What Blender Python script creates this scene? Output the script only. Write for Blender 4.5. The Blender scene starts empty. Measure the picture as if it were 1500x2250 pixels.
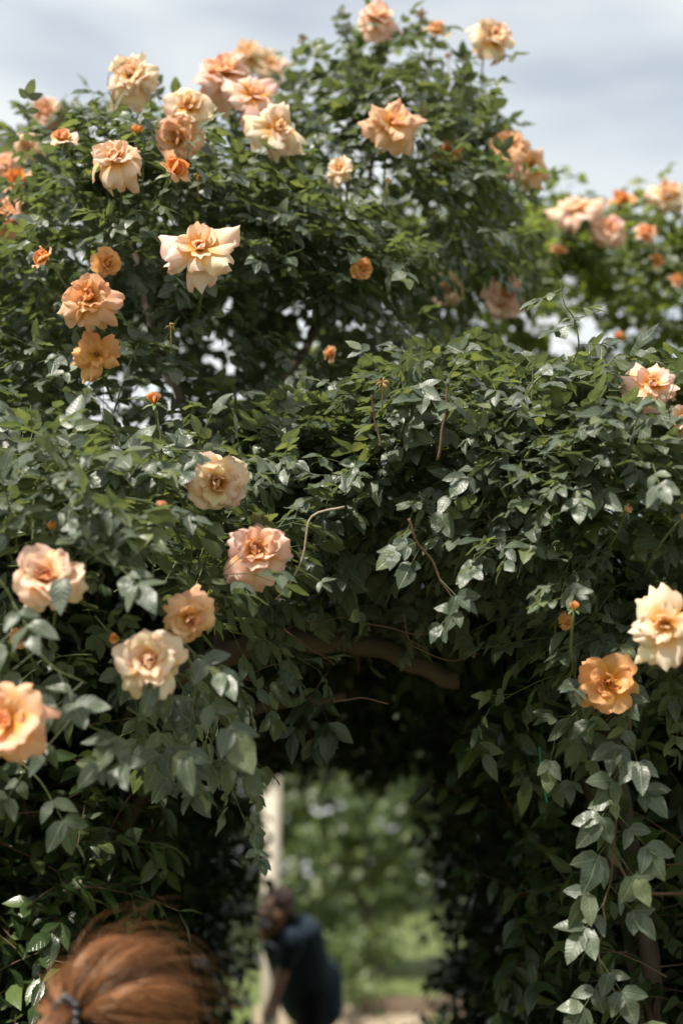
import bpy, bmesh, math, random
import numpy as np
from mathutils import Vector, Matrix
R = math.radians
scene = bpy.context.scene
COL = scene.collection

# ------------------------------------------------------------------ camera
PITCH = 15.0
CAM = np.array([0.0, 0.0, 1.60])
FPX = 3125.0                                  # focal length in photograph pixels (50 mm, portrait)
cd = bpy.data.cameras.new('camera')
cd.sensor_fit = 'VERTICAL'; cd.sensor_height = 36.0; cd.lens = 50.0
cd.clip_start = 0.05; cd.clip_end = 1000
cd.dof.use_dof = True; cd.dof.focus_distance = 2.85; cd.dof.aperture_fstop = 1.65
cam = bpy.data.objects.new('camera', cd); COL.objects.link(cam)
cam.location = CAM; cam.rotation_euler = (R(90 + PITCH), 0, 0)
scene.camera = cam
FWD = np.array([0, math.cos(R(PITCH)), math.sin(R(PITCH))])
UPV = np.array([0, -math.sin(R(PITCH)), math.cos(R(PITCH))])
RGT = np.array([1.0, 0, 0])

# ------------------------------------------------------------------ sky + sun
SUN_TO = np.array([-0.42, -0.36, 0.83]); SUN_TO /= np.linalg.norm(SUN_TO)
w = bpy.data.worlds.new('World'); scene.world = w; w.use_nodes = True
nt = w.node_tree; nt.nodes.clear()
def N(t, ty, **kw):
    n = t.nodes.new(ty)
    for k, v in kw.items(): setattr(n, k, v)
    return n
sky = N(nt, 'ShaderNodeTexSky', sky_type='NISHITA', sun_disc=False)
sky.sun_elevation = math.asin(SUN_TO[2]); sky.sun_rotation = math.atan2(SUN_TO[0], SUN_TO[1])
sky.air_density = 1.0; sky.dust_density = 2.0; sky.ozone_density = 1.0
tc = N(nt, 'ShaderNodeTexCoord')
mp = N(nt, 'ShaderNodeMapping'); mp.inputs['Rotation'].default_value = (R(20), R(-38), R(25))
mp.inputs['Scale'].default_value = (1.1, 1.4, 3.6); mp.inputs['Location'].default_value = (0.35, 0.2, 0.55)
nz = N(nt, 'ShaderNodeTexNoise'); nz.inputs['Scale'].default_value = 2.3; nz.inputs['Detail'].default_value = 5
nz.inputs['Roughness'].default_value = 0.45; nz.inputs['Distortion'].default_value = 0.35
cr = N(nt, 'ShaderNodeValToRGB'); cr.color_ramp.elements[0].position = 0.32; cr.color_ramp.elements[1].position = 0.54
cr.color_ramp.elements[0].color = (0.46, 0.46, 0.46, 1); cr.color_ramp.elements[1].color = (0.97, 0.97, 0.97, 1)
mx = N(nt, 'ShaderNodeMix', data_type='RGBA'); mx.inputs['B'].default_value = (6.5, 6.75, 6.65, 1)
bg = N(nt, 'ShaderNodeBackground'); bg.inputs['Strength'].default_value = 0.08
wo = N(nt, 'ShaderNodeOutputWorld')
L = nt.links.new
L(tc.outputs['Generated'], mp.inputs['Vector']); L(mp.outputs['Vector'], nz.inputs['Vector'])
L(nz.outputs['Fac'], cr.inputs['Fac']); L(cr.outputs['Color'], mx.inputs['Factor'])
L(sky.outputs['Color'], mx.inputs['A']); L(mx.outputs['Result'], bg.inputs['Color']); L(bg.outputs['Background'], wo.inputs['Surface'])
sl = bpy.data.lights.new('sun', 'SUN'); sl.energy = 4.2; sl.angle = R(2.5); sl.color = (1.0, 0.93, 0.82)
so = bpy.data.objects.new('sun', sl); COL.objects.link(so); so.location = (0, 0, 30)
so.rotation_euler = Vector(SUN_TO).to_track_quat('Z', 'Y').to_euler()
scene.view_settings.view_transform = 'Standard'; scene.view_settings.look = 'None'
scene.view_settings.exposure = 0.98; scene.view_settings.gamma = 1.0; scene.view_settings.use_curve_mapping = False
cy = scene.cycles
cy.max_bounces = 5; cy.diffuse_bounces = 3; cy.glossy_bounces = 1; cy.transmission_bounces = 3; cy.transparent_max_bounces = 4
cy.caustics_reflective = False; cy.caustics_refractive = False; cy.sample_clamp_indirect = 4.0; cy.use_denoising = True

# ------------------------------------------------------------------ helpers
def at(px, py, D):
    """world point at optical depth D on the ray of a photograph pixel"""
    return CAM + D * (FWD + (px - 750) / FPX * RGT + (1125 - py) / FPX * UPV)
def proj(P):
    d = np.asarray(P) - CAM
    z = d @ FWD
    return 750 + FPX * (d @ RGT) / z, 1125 - FPX * (d @ UPV) / z, z
def norm(a): return a / np.maximum(np.linalg.norm(a, axis=-1, keepdims=True), 1e-9)
def tag(o, label=None, cat=None, group=None, kind=None):
    if label: o['label'] = label
    if cat: o['category'] = cat
    if group: o['group'] = group
    if kind: o['kind'] = kind
    return o
def obj(name, me, parent=None, mat=None):
    if mat and not me.materials: me.materials.append(mat)
    o = bpy.data.objects.new(name, me); COL.objects.link(o)
    if parent is not None:
        o.parent = parent; o.location = -parent.location        # meshes are written in world coordinates
    return o
def empty(name, loc, label, cat, group=None):
    o = bpy.data.objects.new(name, None); COL.objects.link(o); o.location = Vector(loc); o.empty_display_size = 0.1
    return tag(o, label, cat, group)
def raw_mesh(name, V, loops, counts, uv=None, rnd=None, smooth=True):
    me = bpy.data.meshes.new(name)
    V = np.ascontiguousarray(V, dtype=np.float32); loops = np.ascontiguousarray(loops, dtype=np.int32)
    counts = np.ascontiguousarray(counts, dtype=np.int32)
    me.vertices.add(len(V)); me.vertices.foreach_set('co', V.ravel())
    me.loops.add(len(loops)); me.loops.foreach_set('vertex_index', loops)
    me.polygons.add(len(counts)); st = np.zeros(len(counts), np.int32); st[1:] = np.cumsum(counts)[:-1]
    me.polygons.foreach_set('loop_start', st)
    me.polygons.foreach_set('use_smooth', np.full(len(counts), smooth, dtype=bool))
    if uv is not None:
        l = me.uv_layers.new(name='UVMap'); l.data.foreach_set('uv', np.ascontiguousarray(uv, dtype=np.float32).ravel())
    if rnd is not None:
        a = me.attributes.new('rnd', 'FLOAT', 'POINT'); a.data.foreach_set('value', np.ascontiguousarray(rnd, dtype=np.float32))
    me.update(calc_edges=True)
    return me
def tubes(name, paths, sides=5):
    """paths: list of (points[n,3], radii[n]) -> one mesh of capped tapered tubes"""
    V = []; Lp = []; C = []; off = 0
    ang = np.linspace(0, 2 * np.pi, sides, endpoint=False)
    for P, r in paths:
        P = np.asarray(P, float); r = np.broadcast_to(np.asarray(r, float), (len(P),)); n = len(P)
        T = norm(np.gradient(P, axis=0))
        a = np.array([0.0, 0, 1]) if abs(T[0][2]) < 0.8 else np.array([1.0, 0, 0])
        for k in range(n):
            s = norm(np.cross(T[k], a)); b = np.cross(s, T[k]); a = b
            V.append(P[k] + r[k] * (np.cos(ang)[:, None] * s + np.sin(ang)[:, None] * b))
        for k in range(n - 1):
            for j in range(sides):
                j2 = (j + 1) % sides; q = off + k * sides
                Lp += [q + j, q + j2, q + sides + j2, q + sides + j]; C.append(4)
        Lp += list(range(off + sides - 1, off - 1, -1)); C.append(sides)
        Lp += list(range(off + (n - 1) * sides, off + n * sides)); C.append(sides)
        off += n * sides
    return raw_mesh(name, np.concatenate(V), Lp, C)
def segs_mesh(name, A, B, ra, rb):
    """many straight 3-sided twig pieces, vectorised"""
    T = norm(B - A); up = np.where(np.abs(T[:, 2:3]) < 0.8, np.array([[0, 0, 1.0]]), np.array([[1.0, 0, 0]]))
    s = norm(np.cross(T, up)); b = np.cross(s, T); n = len(A)
    V = np.zeros((n, 6, 3))
    for j in range(3):
        c, d = math.cos(2.0944 * j), math.sin(2.0944 * j)
        V[:, j] = A + ra[:, None] * (c * s + d * b); V[:, 3 + j] = B + rb[:, None] * (c * s + d * b)
    q = np.array([0, 1, 4, 3, 1, 2, 5, 4, 2, 0, 3, 5])
    return raw_mesh(name, V.reshape(-1, 3), (np.arange(n)[:, None] * 6 + q).ravel(), np.full(n * 3, 4))
def smooth_path(pts, n=24):
    pts = np.asarray(pts, float); k = len(pts); out = []
    for t in np.linspace(0, k - 1, n):
        i = min(int(t), k - 2); f = t - i
        p0 = pts[max(i - 1, 0)]; p1 = pts[i]; p2 = pts[i + 1]; p3 = pts[min(i + 2, k - 1)]
        out.append(0.5 * (2 * p1 + (p2 - p0) * f + (2 * p0 - 5 * p1 + 4 * p2 - p3) * f * f + (3 * p1 - p0 - 3 * p2 + p3) * f ** 3))
    return np.array(out)
def noise3(p, s=1.0, ph=0.0):
    x, y, z = p[..., 0] * s, p[..., 1] * s, p[..., 2] * s
    return (np.sin(x * 1.7 + 1.3 * np.sin(y * 1.1 + ph) + ph) + np.sin(y * 2.1 + 1.1 * np.sin(z * 1.3 + ph) + 2 * ph)
            + np.sin(z * 1.9 + 1.2 * np.sin(x * 1.4 - ph) + 3 * ph)) / 3

# ------------------------------------------------------------------ materials
def mat(name):
    m = bpy.data.materials.new(name); m.use_nodes = True; t = m.node_tree; t.nodes.clear()
    return m, t, N(t, 'ShaderNodeOutputMaterial')
def plain(name, col, rough=0.6, scale=30, var=0.25, bump=0.2, bscale=None, spec=0.4, metal=0.0):
    m, t, o = mat(name); p = N(t, 'ShaderNodeBsdfPrincipled'); n = N(t, 'ShaderNodeTexNoise'); c = N(t, 'ShaderNodeTexCoord')
    n.inputs['Scale'].default_value = scale; n.inputs['Detail'].default_value = 6
    r = N(t, 'ShaderNodeMix', data_type='RGBA'); r.inputs['A'].default_value = (*[x * (1 - var) for x in col], 1); r.inputs['B'].default_value = (*[x * (1 + var) for x in col], 1)
    b = N(t, 'ShaderNodeBump'); b.inputs['Strength'].default_value = bump; b.inputs['Distance'].default_value = 0.01
    l = t.links.new
    l(c.outputs['Object'], n.inputs['Vector']); l(n.outputs['Fac'], r.inputs['Factor']); l(r.outputs['Result'], p.inputs['Base Color'])
    l(n.outputs['Fac'], b.inputs['Height']); l(b.outputs['Normal'], p.inputs['Normal'])
    p.inputs['Roughness'].default_value = rough; p.inputs['Specular IOR Level'].default_value = spec; p.inputs['Metallic'].default_value = metal
    l(p.outputs['BSDF'], o.inputs['Surface']); return m
def leaf_mat(name, dark, light, young, under, rough=0.38, spec=0.5, trans=0.30, vein=0.5, youngfac=0.1):
    """leaf pigment varies from leaf to leaf, paler midrib and side veins, glossy upper side, matt paler underside"""
    m, t, o = mat(name); l = t.links.new
    at_ = N(t, 'ShaderNodeAttribute', attribute_name='rnd'); oi = N(t, 'ShaderNodeObjectInfo')
    ad = N(t, 'ShaderNodeMath', operation='ADD'); fr = N(t, 'ShaderNodeMath', operation='FRACT')
    l(at_.outputs['Fac'], ad.inputs[0]); l(oi.outputs['Random'], ad.inputs[1]); l(ad.outputs[0], fr.inputs[0])
    ramp = N(t, 'ShaderNodeValToRGB'); e = ramp.color_ramp.elements
    e[0].color = (*dark, 1); e[1].color = (*young, 1); e[0].position = 0.05; e[1].position = 1.0
    x = e.new(1 - youngfac * 1.6); x.color = (*light, 1)
    l(fr.outputs[0], ramp.inputs['Fac'])
    uv = N(t, 'ShaderNodeUVMap'); sx = N(t, 'ShaderNodeSeparateXYZ'); l(uv.outputs['UV'], sx.inputs[0])
    ab = N(t, 'ShaderNodeMath', operation='SUBTRACT'); ab.inputs[1].default_value = 0.5; l(sx.outputs['X'], ab.inputs[0])
    a2 = N(t, 'ShaderNodeMath', operation='ABSOLUTE'); l(ab.outputs[0], a2.inputs[0])
    # side veins: stripes along v - |u|
    sv = N(t, 'ShaderNodeMath', operation='MULTIPLY_ADD'); sv.inputs[1].default_value = -0.55; l(a2.outputs[0], sv.inputs[0]); l(sx.outputs['Y'], sv.inputs[2])
    s2 = N(t, 'ShaderNodeMath', operation='MULTIPLY'); s2.inputs[1].default_value = 46.0; l(sv.outputs[0], s2.inputs[0])
    s3 = N(t, 'ShaderNodeMath', operation='SINE'); l(s2.outputs[0], s3.inputs[0])
    s4 = N(t, 'ShaderNodeMapRange'); s4.inputs['From Min'].default_value = 0.55; s4.inputs['From Max'].default_value = 1.0; l(s3.outputs[0], s4.inputs['Value'])
    mr = N(t, 'ShaderNodeMapRange'); mr.inputs['From Min'].default_value = 0.05; mr.inputs['From Max'].default_value = 0.012; l(a2.outputs[0], mr.inputs['Value'])
    v1 = N(t, 'ShaderNodeMath', operation='MULTIPLY'); v1.inputs[1].default_value = 0.35; l(s4.outputs['Result'], v1.inputs[0])
    v2 = N(t, 'ShaderNodeMath', operation='MAXIMUM'); l(v1.outputs[0], v2.inputs[0]); l(mr.outputs['Result'], v2.inputs[1])
    v3 = N(t, 'ShaderNodeMath', operation='MULTIPLY'); v3.inputs[1].default_value = vein; l(v2.outputs[0], v3.inputs[0])
    cv = N(t, 'ShaderNodeMix', data_type='RGBA'); cv.inputs['B'].default_value = (light[0] * 2.2, light[1] * 1.9, light[2] * 1.8, 1)
    l(v3.outputs[0], cv.inputs['Factor']); l(ramp.outputs['Color'], cv.inputs['A'])
    nb = N(t, 'ShaderNodeTexNoise', noise_dimensions='4D'); nb.inputs['Scale'].default_value = 4.0; nb.inputs['Detail'].default_value = 3
    wm = N(t, 'ShaderNodeMath', operation='MULTIPLY'); wm.inputs[1].default_value = 37.0
    l(uv.outputs['UV'], nb.inputs['Vector']); l(fr.outputs[0], wm.inputs[0]); l(wm.outputs[0], nb.inputs['W'])
    hm = N(t, 'ShaderNodeMix', data_type='RGBA', blend_type='MULTIPLY'); hm.inputs['Factor'].default_value = 0.5
    nr = N(t, 'ShaderNodeMapRange'); nr.inputs['From Min'].default_value = 0.3; nr.inputs['From Max'].default_value = 0.7; nr.inputs['To Min'].default_value = 0.7; nr.inputs['To Max'].default_value = 1.25
    l(nb.outputs['Fac'], nr.inputs['Value']); l(nr.outputs['Result'], hm.inputs['B']); l(cv.outputs['Result'], hm.inputs['A'])
    ge = N(t, 'ShaderNodeNewGeometry')
    um = N(t, 'ShaderNodeMix', data_type='RGBA'); um.inputs['B'].default_value = (*under, 1)
    l(ge.outputs['Backfacing'], um.inputs['Factor']); l(hm.outputs['Result'], um.inputs['A'])
    bp = N(t, 'ShaderNodeBump'); bp.inputs['Strength'].default_value = 0.35; bp.inputs['Distance'].default_value = 0.002; bp.invert = True
    hs = N(t, 'ShaderNodeMath', operation='ADD'); l(v2.outputs[0], hs.inputs[0]); l(nb.outputs['Fac'], hs.inputs[1]); l(hs.outputs[0], bp.inputs['Height'])
    p = N(t, 'ShaderNodeBsdfPrincipled'); l(um.outputs['Result'], p.inputs['Base Color']); l(bp.outputs['Normal'], p.inputs['Normal'])
    rr = N(t, 'ShaderNodeMapRange'); rr.inputs['To Min'].default_value = rough; rr.inputs['To Max'].default_value = 0.75; l(ge.outputs['Backfacing'], rr.inputs['Value']); l(rr.outputs['Result'], p.inputs['Roughness'])
    p.inputs['Specular IOR Level'].default_value = spec
    tr = N(t, 'ShaderNodeBsdfTranslucent')
    tm = N(t, 'ShaderNodeMix', data_type='RGBA', blend_type='MULTIPLY'); tm.inputs['Factor'].default_value = 1; tm.inputs['B'].default_value = (2.3, 2.25, 0.95, 1)
    l(hm.outputs['Result'], tm.inputs['A']); l(tm.outputs['Result'], tr.inputs['Color'])
    ms = N(t, 'ShaderNodeMixShader'); ms.inputs[0].default_value = trans; l(p.outputs['BSDF'], ms.inputs[1]); l(tr.outputs['BSDF'], ms.inputs[2])
    l(ms.outputs[0], o.inputs['Surface']); return m
M = {}
M['rose_leaf'] = leaf_mat('rose_leaf', (0.042, 0.062, 0.040), (0.092, 0.120, 0.080), (0.145, 0.170, 0.075), (0.12, 0.145, 0.10), rough=0.40, spec=0.55)
M['sun_tinted_leaf'] = leaf_mat('sun_tinted_rose_leaf', (0.055, 0.080, 0.030), (0.105, 0.140, 0.050), (0.16, 0.19, 0.06), (0.12, 0.15, 0.07), rough=0.42, trans=0.50, youngfac=0.18)  # backlit sun put into the colour: yellower, brighter copy of the rose leaf
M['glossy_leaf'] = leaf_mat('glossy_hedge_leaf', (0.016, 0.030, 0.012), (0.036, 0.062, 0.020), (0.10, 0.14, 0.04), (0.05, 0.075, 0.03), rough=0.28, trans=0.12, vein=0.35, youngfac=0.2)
M['tree_leaf'] = leaf_mat('tree_leaf', (0.040, 0.065, 0.022), (0.085, 0.125, 0.045), (0.13, 0.16, 0.06), (0.10, 0.13, 0.07), rough=0.42, trans=0.4)
M['twig'] = plain('rose_twig_bark', (0.10, 0.055, 0.032), 0.7, 60, 0.4, 0.3)
M['pale_twig'] = plain('pale_dry_stem', (0.30, 0.24, 0.17), 0.7, 60, 0.25, 0.3)
M['green_stem'] = plain('green_stem', (0.10, 0.12, 0.045), 0.5, 50, 0.25, 0.1)
M['bark'] = plain('old_wood_bark', (0.075, 0.054, 0.038), 0.85, 25, 0.5, 0.8)
M['sepal'] = plain('sepal_green', (0.13, 0.17, 0.06), 0.5, 80, 0.25, 0.1)
M['stamen'] = plain('stamen', (0.33, 0.13, 0.02), 0.6, 300, 0.5, 0.4)
M['spent'] = plain('spent_bloom_brown', (0.30, 0.19, 0.08), 0.8, 150, 0.4, 0.4)
def petal_mat():
    m, t, o = mat('rose_petal'); l = t.links.new
    oi = N(t, 'ShaderNodeObjectInfo'); uv = N(t, 'ShaderNodeUVMap'); sx = N(t, 'ShaderNodeSeparateXYZ'); l(uv.outputs['UV'], sx.inputs[0])
    nz = N(t, 'ShaderNodeTexNoise'); nz.inputs['Scale'].default_value = 3.0; l(uv.outputs['UV'], nz.inputs['Vector'])
    ad = N(t, 'ShaderNodeMath', operation='MULTIPLY_ADD'); ad.inputs[1].default_value = 0.35; l(nz.outputs['Fac'], ad.inputs[0]); l(sx.outputs['Y'], ad.inputs[2])
    r = N(t, 'ShaderNodeMapRange'); r.interpolation_type = 'SMOOTHSTEP'; r.inputs['From Min'].default_value = 0.36; r.inputs['From Max'].default_value = 0.98; l(ad.outputs[0], r.inputs['Value'])
    mx = N(t, 'ShaderNodeMix', data_type='RGBA'); mx.inputs['A'].default_value = (0.84, 0.43, 0.06, 1); l(oi.outputs['Color'], mx.inputs['B']); l(r.outputs['Result'], mx.inputs['Factor'])
    # pinker, slightly browned rim
    sb = N(t, 'ShaderNodeMath', operation='SUBTRACT'); sb.inputs[1].default_value = 0.5; l(sx.outputs['X'], sb.inputs[0])
    a2 = N(t, 'ShaderNodeMath', operation='ABSOLUTE'); l(sb.outputs[0], a2.inputs[0])
    mm = N(t, 'ShaderNodeMath', operation='MULTIPLY_ADD'); mm.inputs[1].default_value = 0.55; l(a2.outputs[0], mm.inputs[0]); l(sx.outputs['Y'], mm.inputs[2])
    n2 = N(t, 'ShaderNodeTexNoise'); n2.inputs['Scale'].default_value = 7.0; l(uv.outputs['UV'], n2.inputs['Vector'])
    m3 = N(t, 'ShaderNodeMath', operation='MULTIPLY_ADD'); m3.inputs[1].default_value = 0.3; l(n2.outputs['Fac'], m3.inputs[0]); l(mm.outputs[0], m3.inputs[2])
    e = N(t, 'ShaderNodeMapRange'); e.inputs['From Min'].default_value = 1.12; e.inputs['From Max'].default_value = 1.42; e.inputs['To Max'].default_value = 0.6; l(m3.outputs[0], e.inputs['Value'])
    m2 = N(t, 'ShaderNodeMix', data_type='RGBA'); m2.inputs['B'].default_value = (0.70, 0.29, 0.20, 1); l(e.outputs['Result'], m2.inputs['Factor']); l(mx.outputs['Result'], m2.inputs['A'])
    # fine length-wise veining
    wv = N(t, 'ShaderNodeMapping'); wv.inputs['Scale'].default_value = (26, 1.5, 1); l(uv.outputs['UV'], wv.inputs['Vector'])
    n3 = N(t, 'ShaderNodeTexNoise'); n3.inputs['Scale'].default_value = 1.0; l(wv.outputs['Vector'], n3.inputs['Vector'])
    bp = N(t, 'ShaderNodeBump'); bp.inputs['Strength'].default_value = 0.22; bp.inputs['Distance'].default_value = 0.002; l(n3.outputs['Fac'], bp.inputs['Height'])
    p = N(t, 'ShaderNodeBsdfPrincipled'); p.inputs['Roughness'].default_value = 0.55; p.inputs['Specular IOR Level'].default_value = 0.25
    p.inputs['Sheen Weight'].default_value = 0.15
    l(m2.outputs['Result'], p.inputs['Base Color']); l(bp.outputs['Normal'], p.inputs['Normal'])
    tr = N(t, 'ShaderNodeBsdfTranslucent'); l(m2.outputs['Result'], tr.inputs['Color'])
    ms = N(t, 'ShaderNodeMixShader'); ms.inputs[0].default_value = 0.42; l(p.outputs['BSDF'], ms.inputs[1]); l(tr.outputs['BSDF'], ms.inputs[2])
    l(ms.outputs[0], o.inputs['Surface']); return m
M['petal'] = petal_mat()

# ------------------------------------------------------------------ ground
def ground_z(x, y):
    t = np.clip((y - 9.6) / 5.0, 0, 1); u = np.clip((y - 14.6) / 40.0, 0, 1)
    return 0.80 * t * t * (3 - 2 * t) + 1.1 * u
M['lawn'] = plain('lawn_grass', (0.085, 0.11, 0.035), 0.9, 6, 0.5, 0.8, spec=0.2)
M['path'] = plain('gravel_path', (0.27, 0.22, 0.155), 0.95, 40, 0.4, 0.8, spec=0.2)
def sheet(name, xs, ys, dz, m, label=None):
    X, Y = np.meshgrid(xs, ys); Z = ground_z(X, Y) + dz
    V = np.stack([X, Y, Z], -1).reshape(-1, 3); nx, ny = len(xs), len(ys)
    Lp = [i for a in range(ny - 1) for b in range(nx - 1) for i in (a * nx + b, a * nx + b + 1, (a + 1) * nx + b + 1, (a + 1) * nx + b)]
    o = obj(name, raw_mesh(name, V, Lp, [4] * ((nx - 1) * (ny - 1))), None, m); o['kind'] = 'structure'; return o
sheet('ground', np.concatenate([np.linspace(-120, -10, 8), np.linspace(-8, 8, 9), np.linspace(10, 120, 8)]),
      np.concatenate([np.linspace(-40, 8, 8), np.linspace(9, 16, 15), np.linspace(18, 300, 14)]), 0.0, M['lawn'])
sheet('garden_path', np.linspace(-0.75, 0.75, 6), np.concatenate([np.linspace(-3, 9, 8), np.linspace(9.4, 13.2, 12)]), 0.006, M['path'])

# ------------------------------------------------------------------ leaves
rng = np.random.default_rng(11); random.seed(5)
def leaf_template(seed, W=0.33, rows=7, fold=0.16, droop=0.16, twist=0.0, serr=0.05, tip=0.75, base=0.8, wave=0.0):
    v = np.linspace(0, 1, rows); V = []; UV = []
    for i, a in enumerate(v):
        wd = W * (math.sin(math.pi * a ** base) ** tip if 0 < a < 1 else 0)
        z = -droop * a * a + 0.02 * math.sin(a * 9 + seed)
        if i in (0, rows - 1): V.append((0, a, z)); UV.append((0.5, a)); continue
        sr = 1 + serr * (1 if i % 2 else -1)
        tw = twist * a
        for u in (-1, 0, 1):
            x = u * wd * sr; zz = z + fold * wd * abs(u) + tw * x + wave * wd * math.sin(a * 8 + seed + u)
            V.append((x, a - 0.03 * abs(u), zz)); UV.append((0.5 + 0.5 * u * min(1, wd / W), a))
    Lp = []; C = []
    def idx(i, j): return 0 if i == 0 else (1 + (rows - 2) * 3 if i == rows - 1 else 1 + (i - 1) * 3 + j)
    for i in range(rows - 1):
        for j in (0, 1):
            a, b, c, d = idx(i, j), idx(i, j + 1), idx(i + 1, j + 1), idx(i + 1, j)
            f = []
            for q in (a, b, c, d):
                if q not in f: f.append(q)
            Lp += f; C.append(len(f))
    UV = np.array(UV)
    return np.array(V, float), np.array(Lp), np.array(C), UV[np.array(Lp)]
T_ROSE = [leaf_template(1, 0.28), leaf_template(2, 0.26, fold=0.3, droop=0.1), leaf_template(3, 0.31, fold=0.05, droop=0.26, wave=0.1),
          leaf_template(4, 0.27, fold=0.2, droop=0.02, twist=0.3), leaf_template(5, 0.27, fold=0.38, droop=0.2, twist=-0.25), leaf_template(6, 0.33, fold=0.1, droop=0.2, wave=0.15)]
T_GLOSS = [leaf_template(1, 0.22, rows=5, fold=0.25, droop=0.22, serr=0, tip=0.95, base=0.9), leaf_template(2, 0.24, rows=5, fold=0.12, droop=0.3, serr=0, tip=0.95, base=0.92, wave=0.1),
           leaf_template(3, 0.20, rows=5, fold=0.35, droop=0.1, serr=0, tip=1.0, base=0.9, twist=0.3), leaf_template(4, 0.25, rows=5, fold=0.2, droop=0.15, serr=0, tip=0.9, base=0.95, twist=-0.25)]
T_FAR = [leaf_template(1, 0.32, 5, serr=0), leaf_template(2, 0.33, 5, fold=0.3, serr=0), leaf_template(3, 0.3, 5, fold=0.1, droop=0.3, serr=0)]
T_FARG = [leaf_template(1, 0.25, 5, serr=0, fold=0.25), leaf_template(2, 0.27, 5, droop=0.3, serr=0)]

UPW = np.array([0, 0, 1.0])
def rnd3(n): return rng.normal(size=(n, 3))
class Plant:
    def __init__(s, name, loc, label, cat, mat_, tmpl, group=None, indiv=300):
        s.root = empty(name, loc, label, cat, group); s.mat = mat_; s.tmpl = tmpl; s.indiv = indiv
        s.o, s.t, s.n, s.s, s.keep = [], [], [], [], []; s.seg = []; s.ell = []
    def add(s, o, t, n, sc, keep=False):
        s.o.append(o); s.t.append(t); s.n.append(n); s.s.append(sc); s.keep.append(np.full(len(o), keep))
def compound(pl, O, Q, Mn, size, keep=False, five=None):
    """rose leaves: a short stalk with a terminal leaflet and one or two pairs"""
    n = len(O); Q = norm(Q); Mn = norm(Mn - (Mn * Q).sum(1, keepdims=True) * Q); S = np.cross(Q, Mn)
    R_ = (size * rng.uniform(0.95, 1.25, n))[:, None]
    sag = -UPW * 0.18
    tipq = norm(Q + sag)
    tip = O + R_ * norm(Q + sag * 0.5)
    sz = size[:, None] if size.ndim == 1 else size
    def put(o, t, scale):
        k = len(o); t = norm(t + 0.16 * rnd3(k)); m = Mn + 0.24 * rnd3(k); m = norm(m - (m * t).sum(1, keepdims=True) * t)
        pl.add(o, t, m, (scale * rng.uniform(0.82, 1.15, k)), keep)
    put(tip, tipq, size * 1.0)
    for frac, sc in ((0.92, 0.82), (0.42, 0.66)):
        mask = np.ones(n, bool) if frac > 0.5 else (rng.random(n) < 0.72 if five is None else np.full(n, five))
        for sg in (-1, 1):
            o = O + frac * R_ * norm(Q + sag * 0.4); t = Q * 0.55 + sg * S * 0.85 + sag
            k = t.copy(); kk = mask
            if kk.all(): put(o, k, size * sc)
            else:
                Mn_full = Mn; o2, k2 = o[kk], k[kk]
                t2 = norm(k2 + 0.16 * rnd3(len(k2))); m = Mn_full[kk] + 0.24 * rnd3(len(k2)); m = norm(m - (m * t2).sum(1, keepdims=True) * t2)
                pl.add(o2, t2, m, size[kk] * sc * rng.uniform(0.82, 1.15, len(k2)), keep)
    pl.seg.append((O, tip, np.full(n, 0.0010), np.full(n, 0.0007)))
def shoots(pl, P, Nn, Lr=(0.16, 0.34), K=7, size=(0.048, 0.066), kind='rose', up=0.45, grav=0.9, face=0.55):
    n = len(P); Ln = rng.uniform(*Lr, n)[:, None]
    d = norm(Nn * 0.75 + UPW * up + 0.45 * rnd3(n)); g = -UPW * grav
    st = P - Nn * 0.45 * Ln
    prev = st; shp = rng.uniform(0, 6.28, n); a0 = norm(np.cross(d, UPW + 0.01)); b0 = np.cross(d, a0)
    for k in range(K):
        t = (k + 1) / K
        p = st + d * Ln * t + g * (Ln * t) ** 2
        tg = norm(d + 2 * g * Ln * t)
        pl.seg.append((prev, p, np.full(n, 0.0022 - 0.0014 * k / K), np.full(n, 0.0021 - 0.0014 * (k + 1) / K))); prev = p
        ang = shp + 2.4 * k
        rad = np.cos(ang)[:, None] * a0 + np.sin(ang)[:, None] * b0
        if kind == 'rose':
            q = norm(tg * 0.45 + rad * 0.75 + Nn * 0.35 - UPW * 0.35)
            m = UPW * 0.75 + Nn * face + 0.22 * rnd3(n)
            sz = rng.uniform(*size, n) * (1.0 if k < K - 2 else 0.8)
            compound(pl, p, q, m, sz)
        else:
            for sg in (-1, 1):
                q = norm(tg * 0.5 + sg * rad * 0.8 - UPW * 0.45 + Nn * 0.2 + 0.2 * rnd3(n)); m = UPW * 0.6 + Nn * face + 0.3 * rnd3(n)
                m = norm(m - (m * q).sum(1, keepdims=True) * q)
                pl.add(p, q, m, rng.uniform(*size, n))
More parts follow.
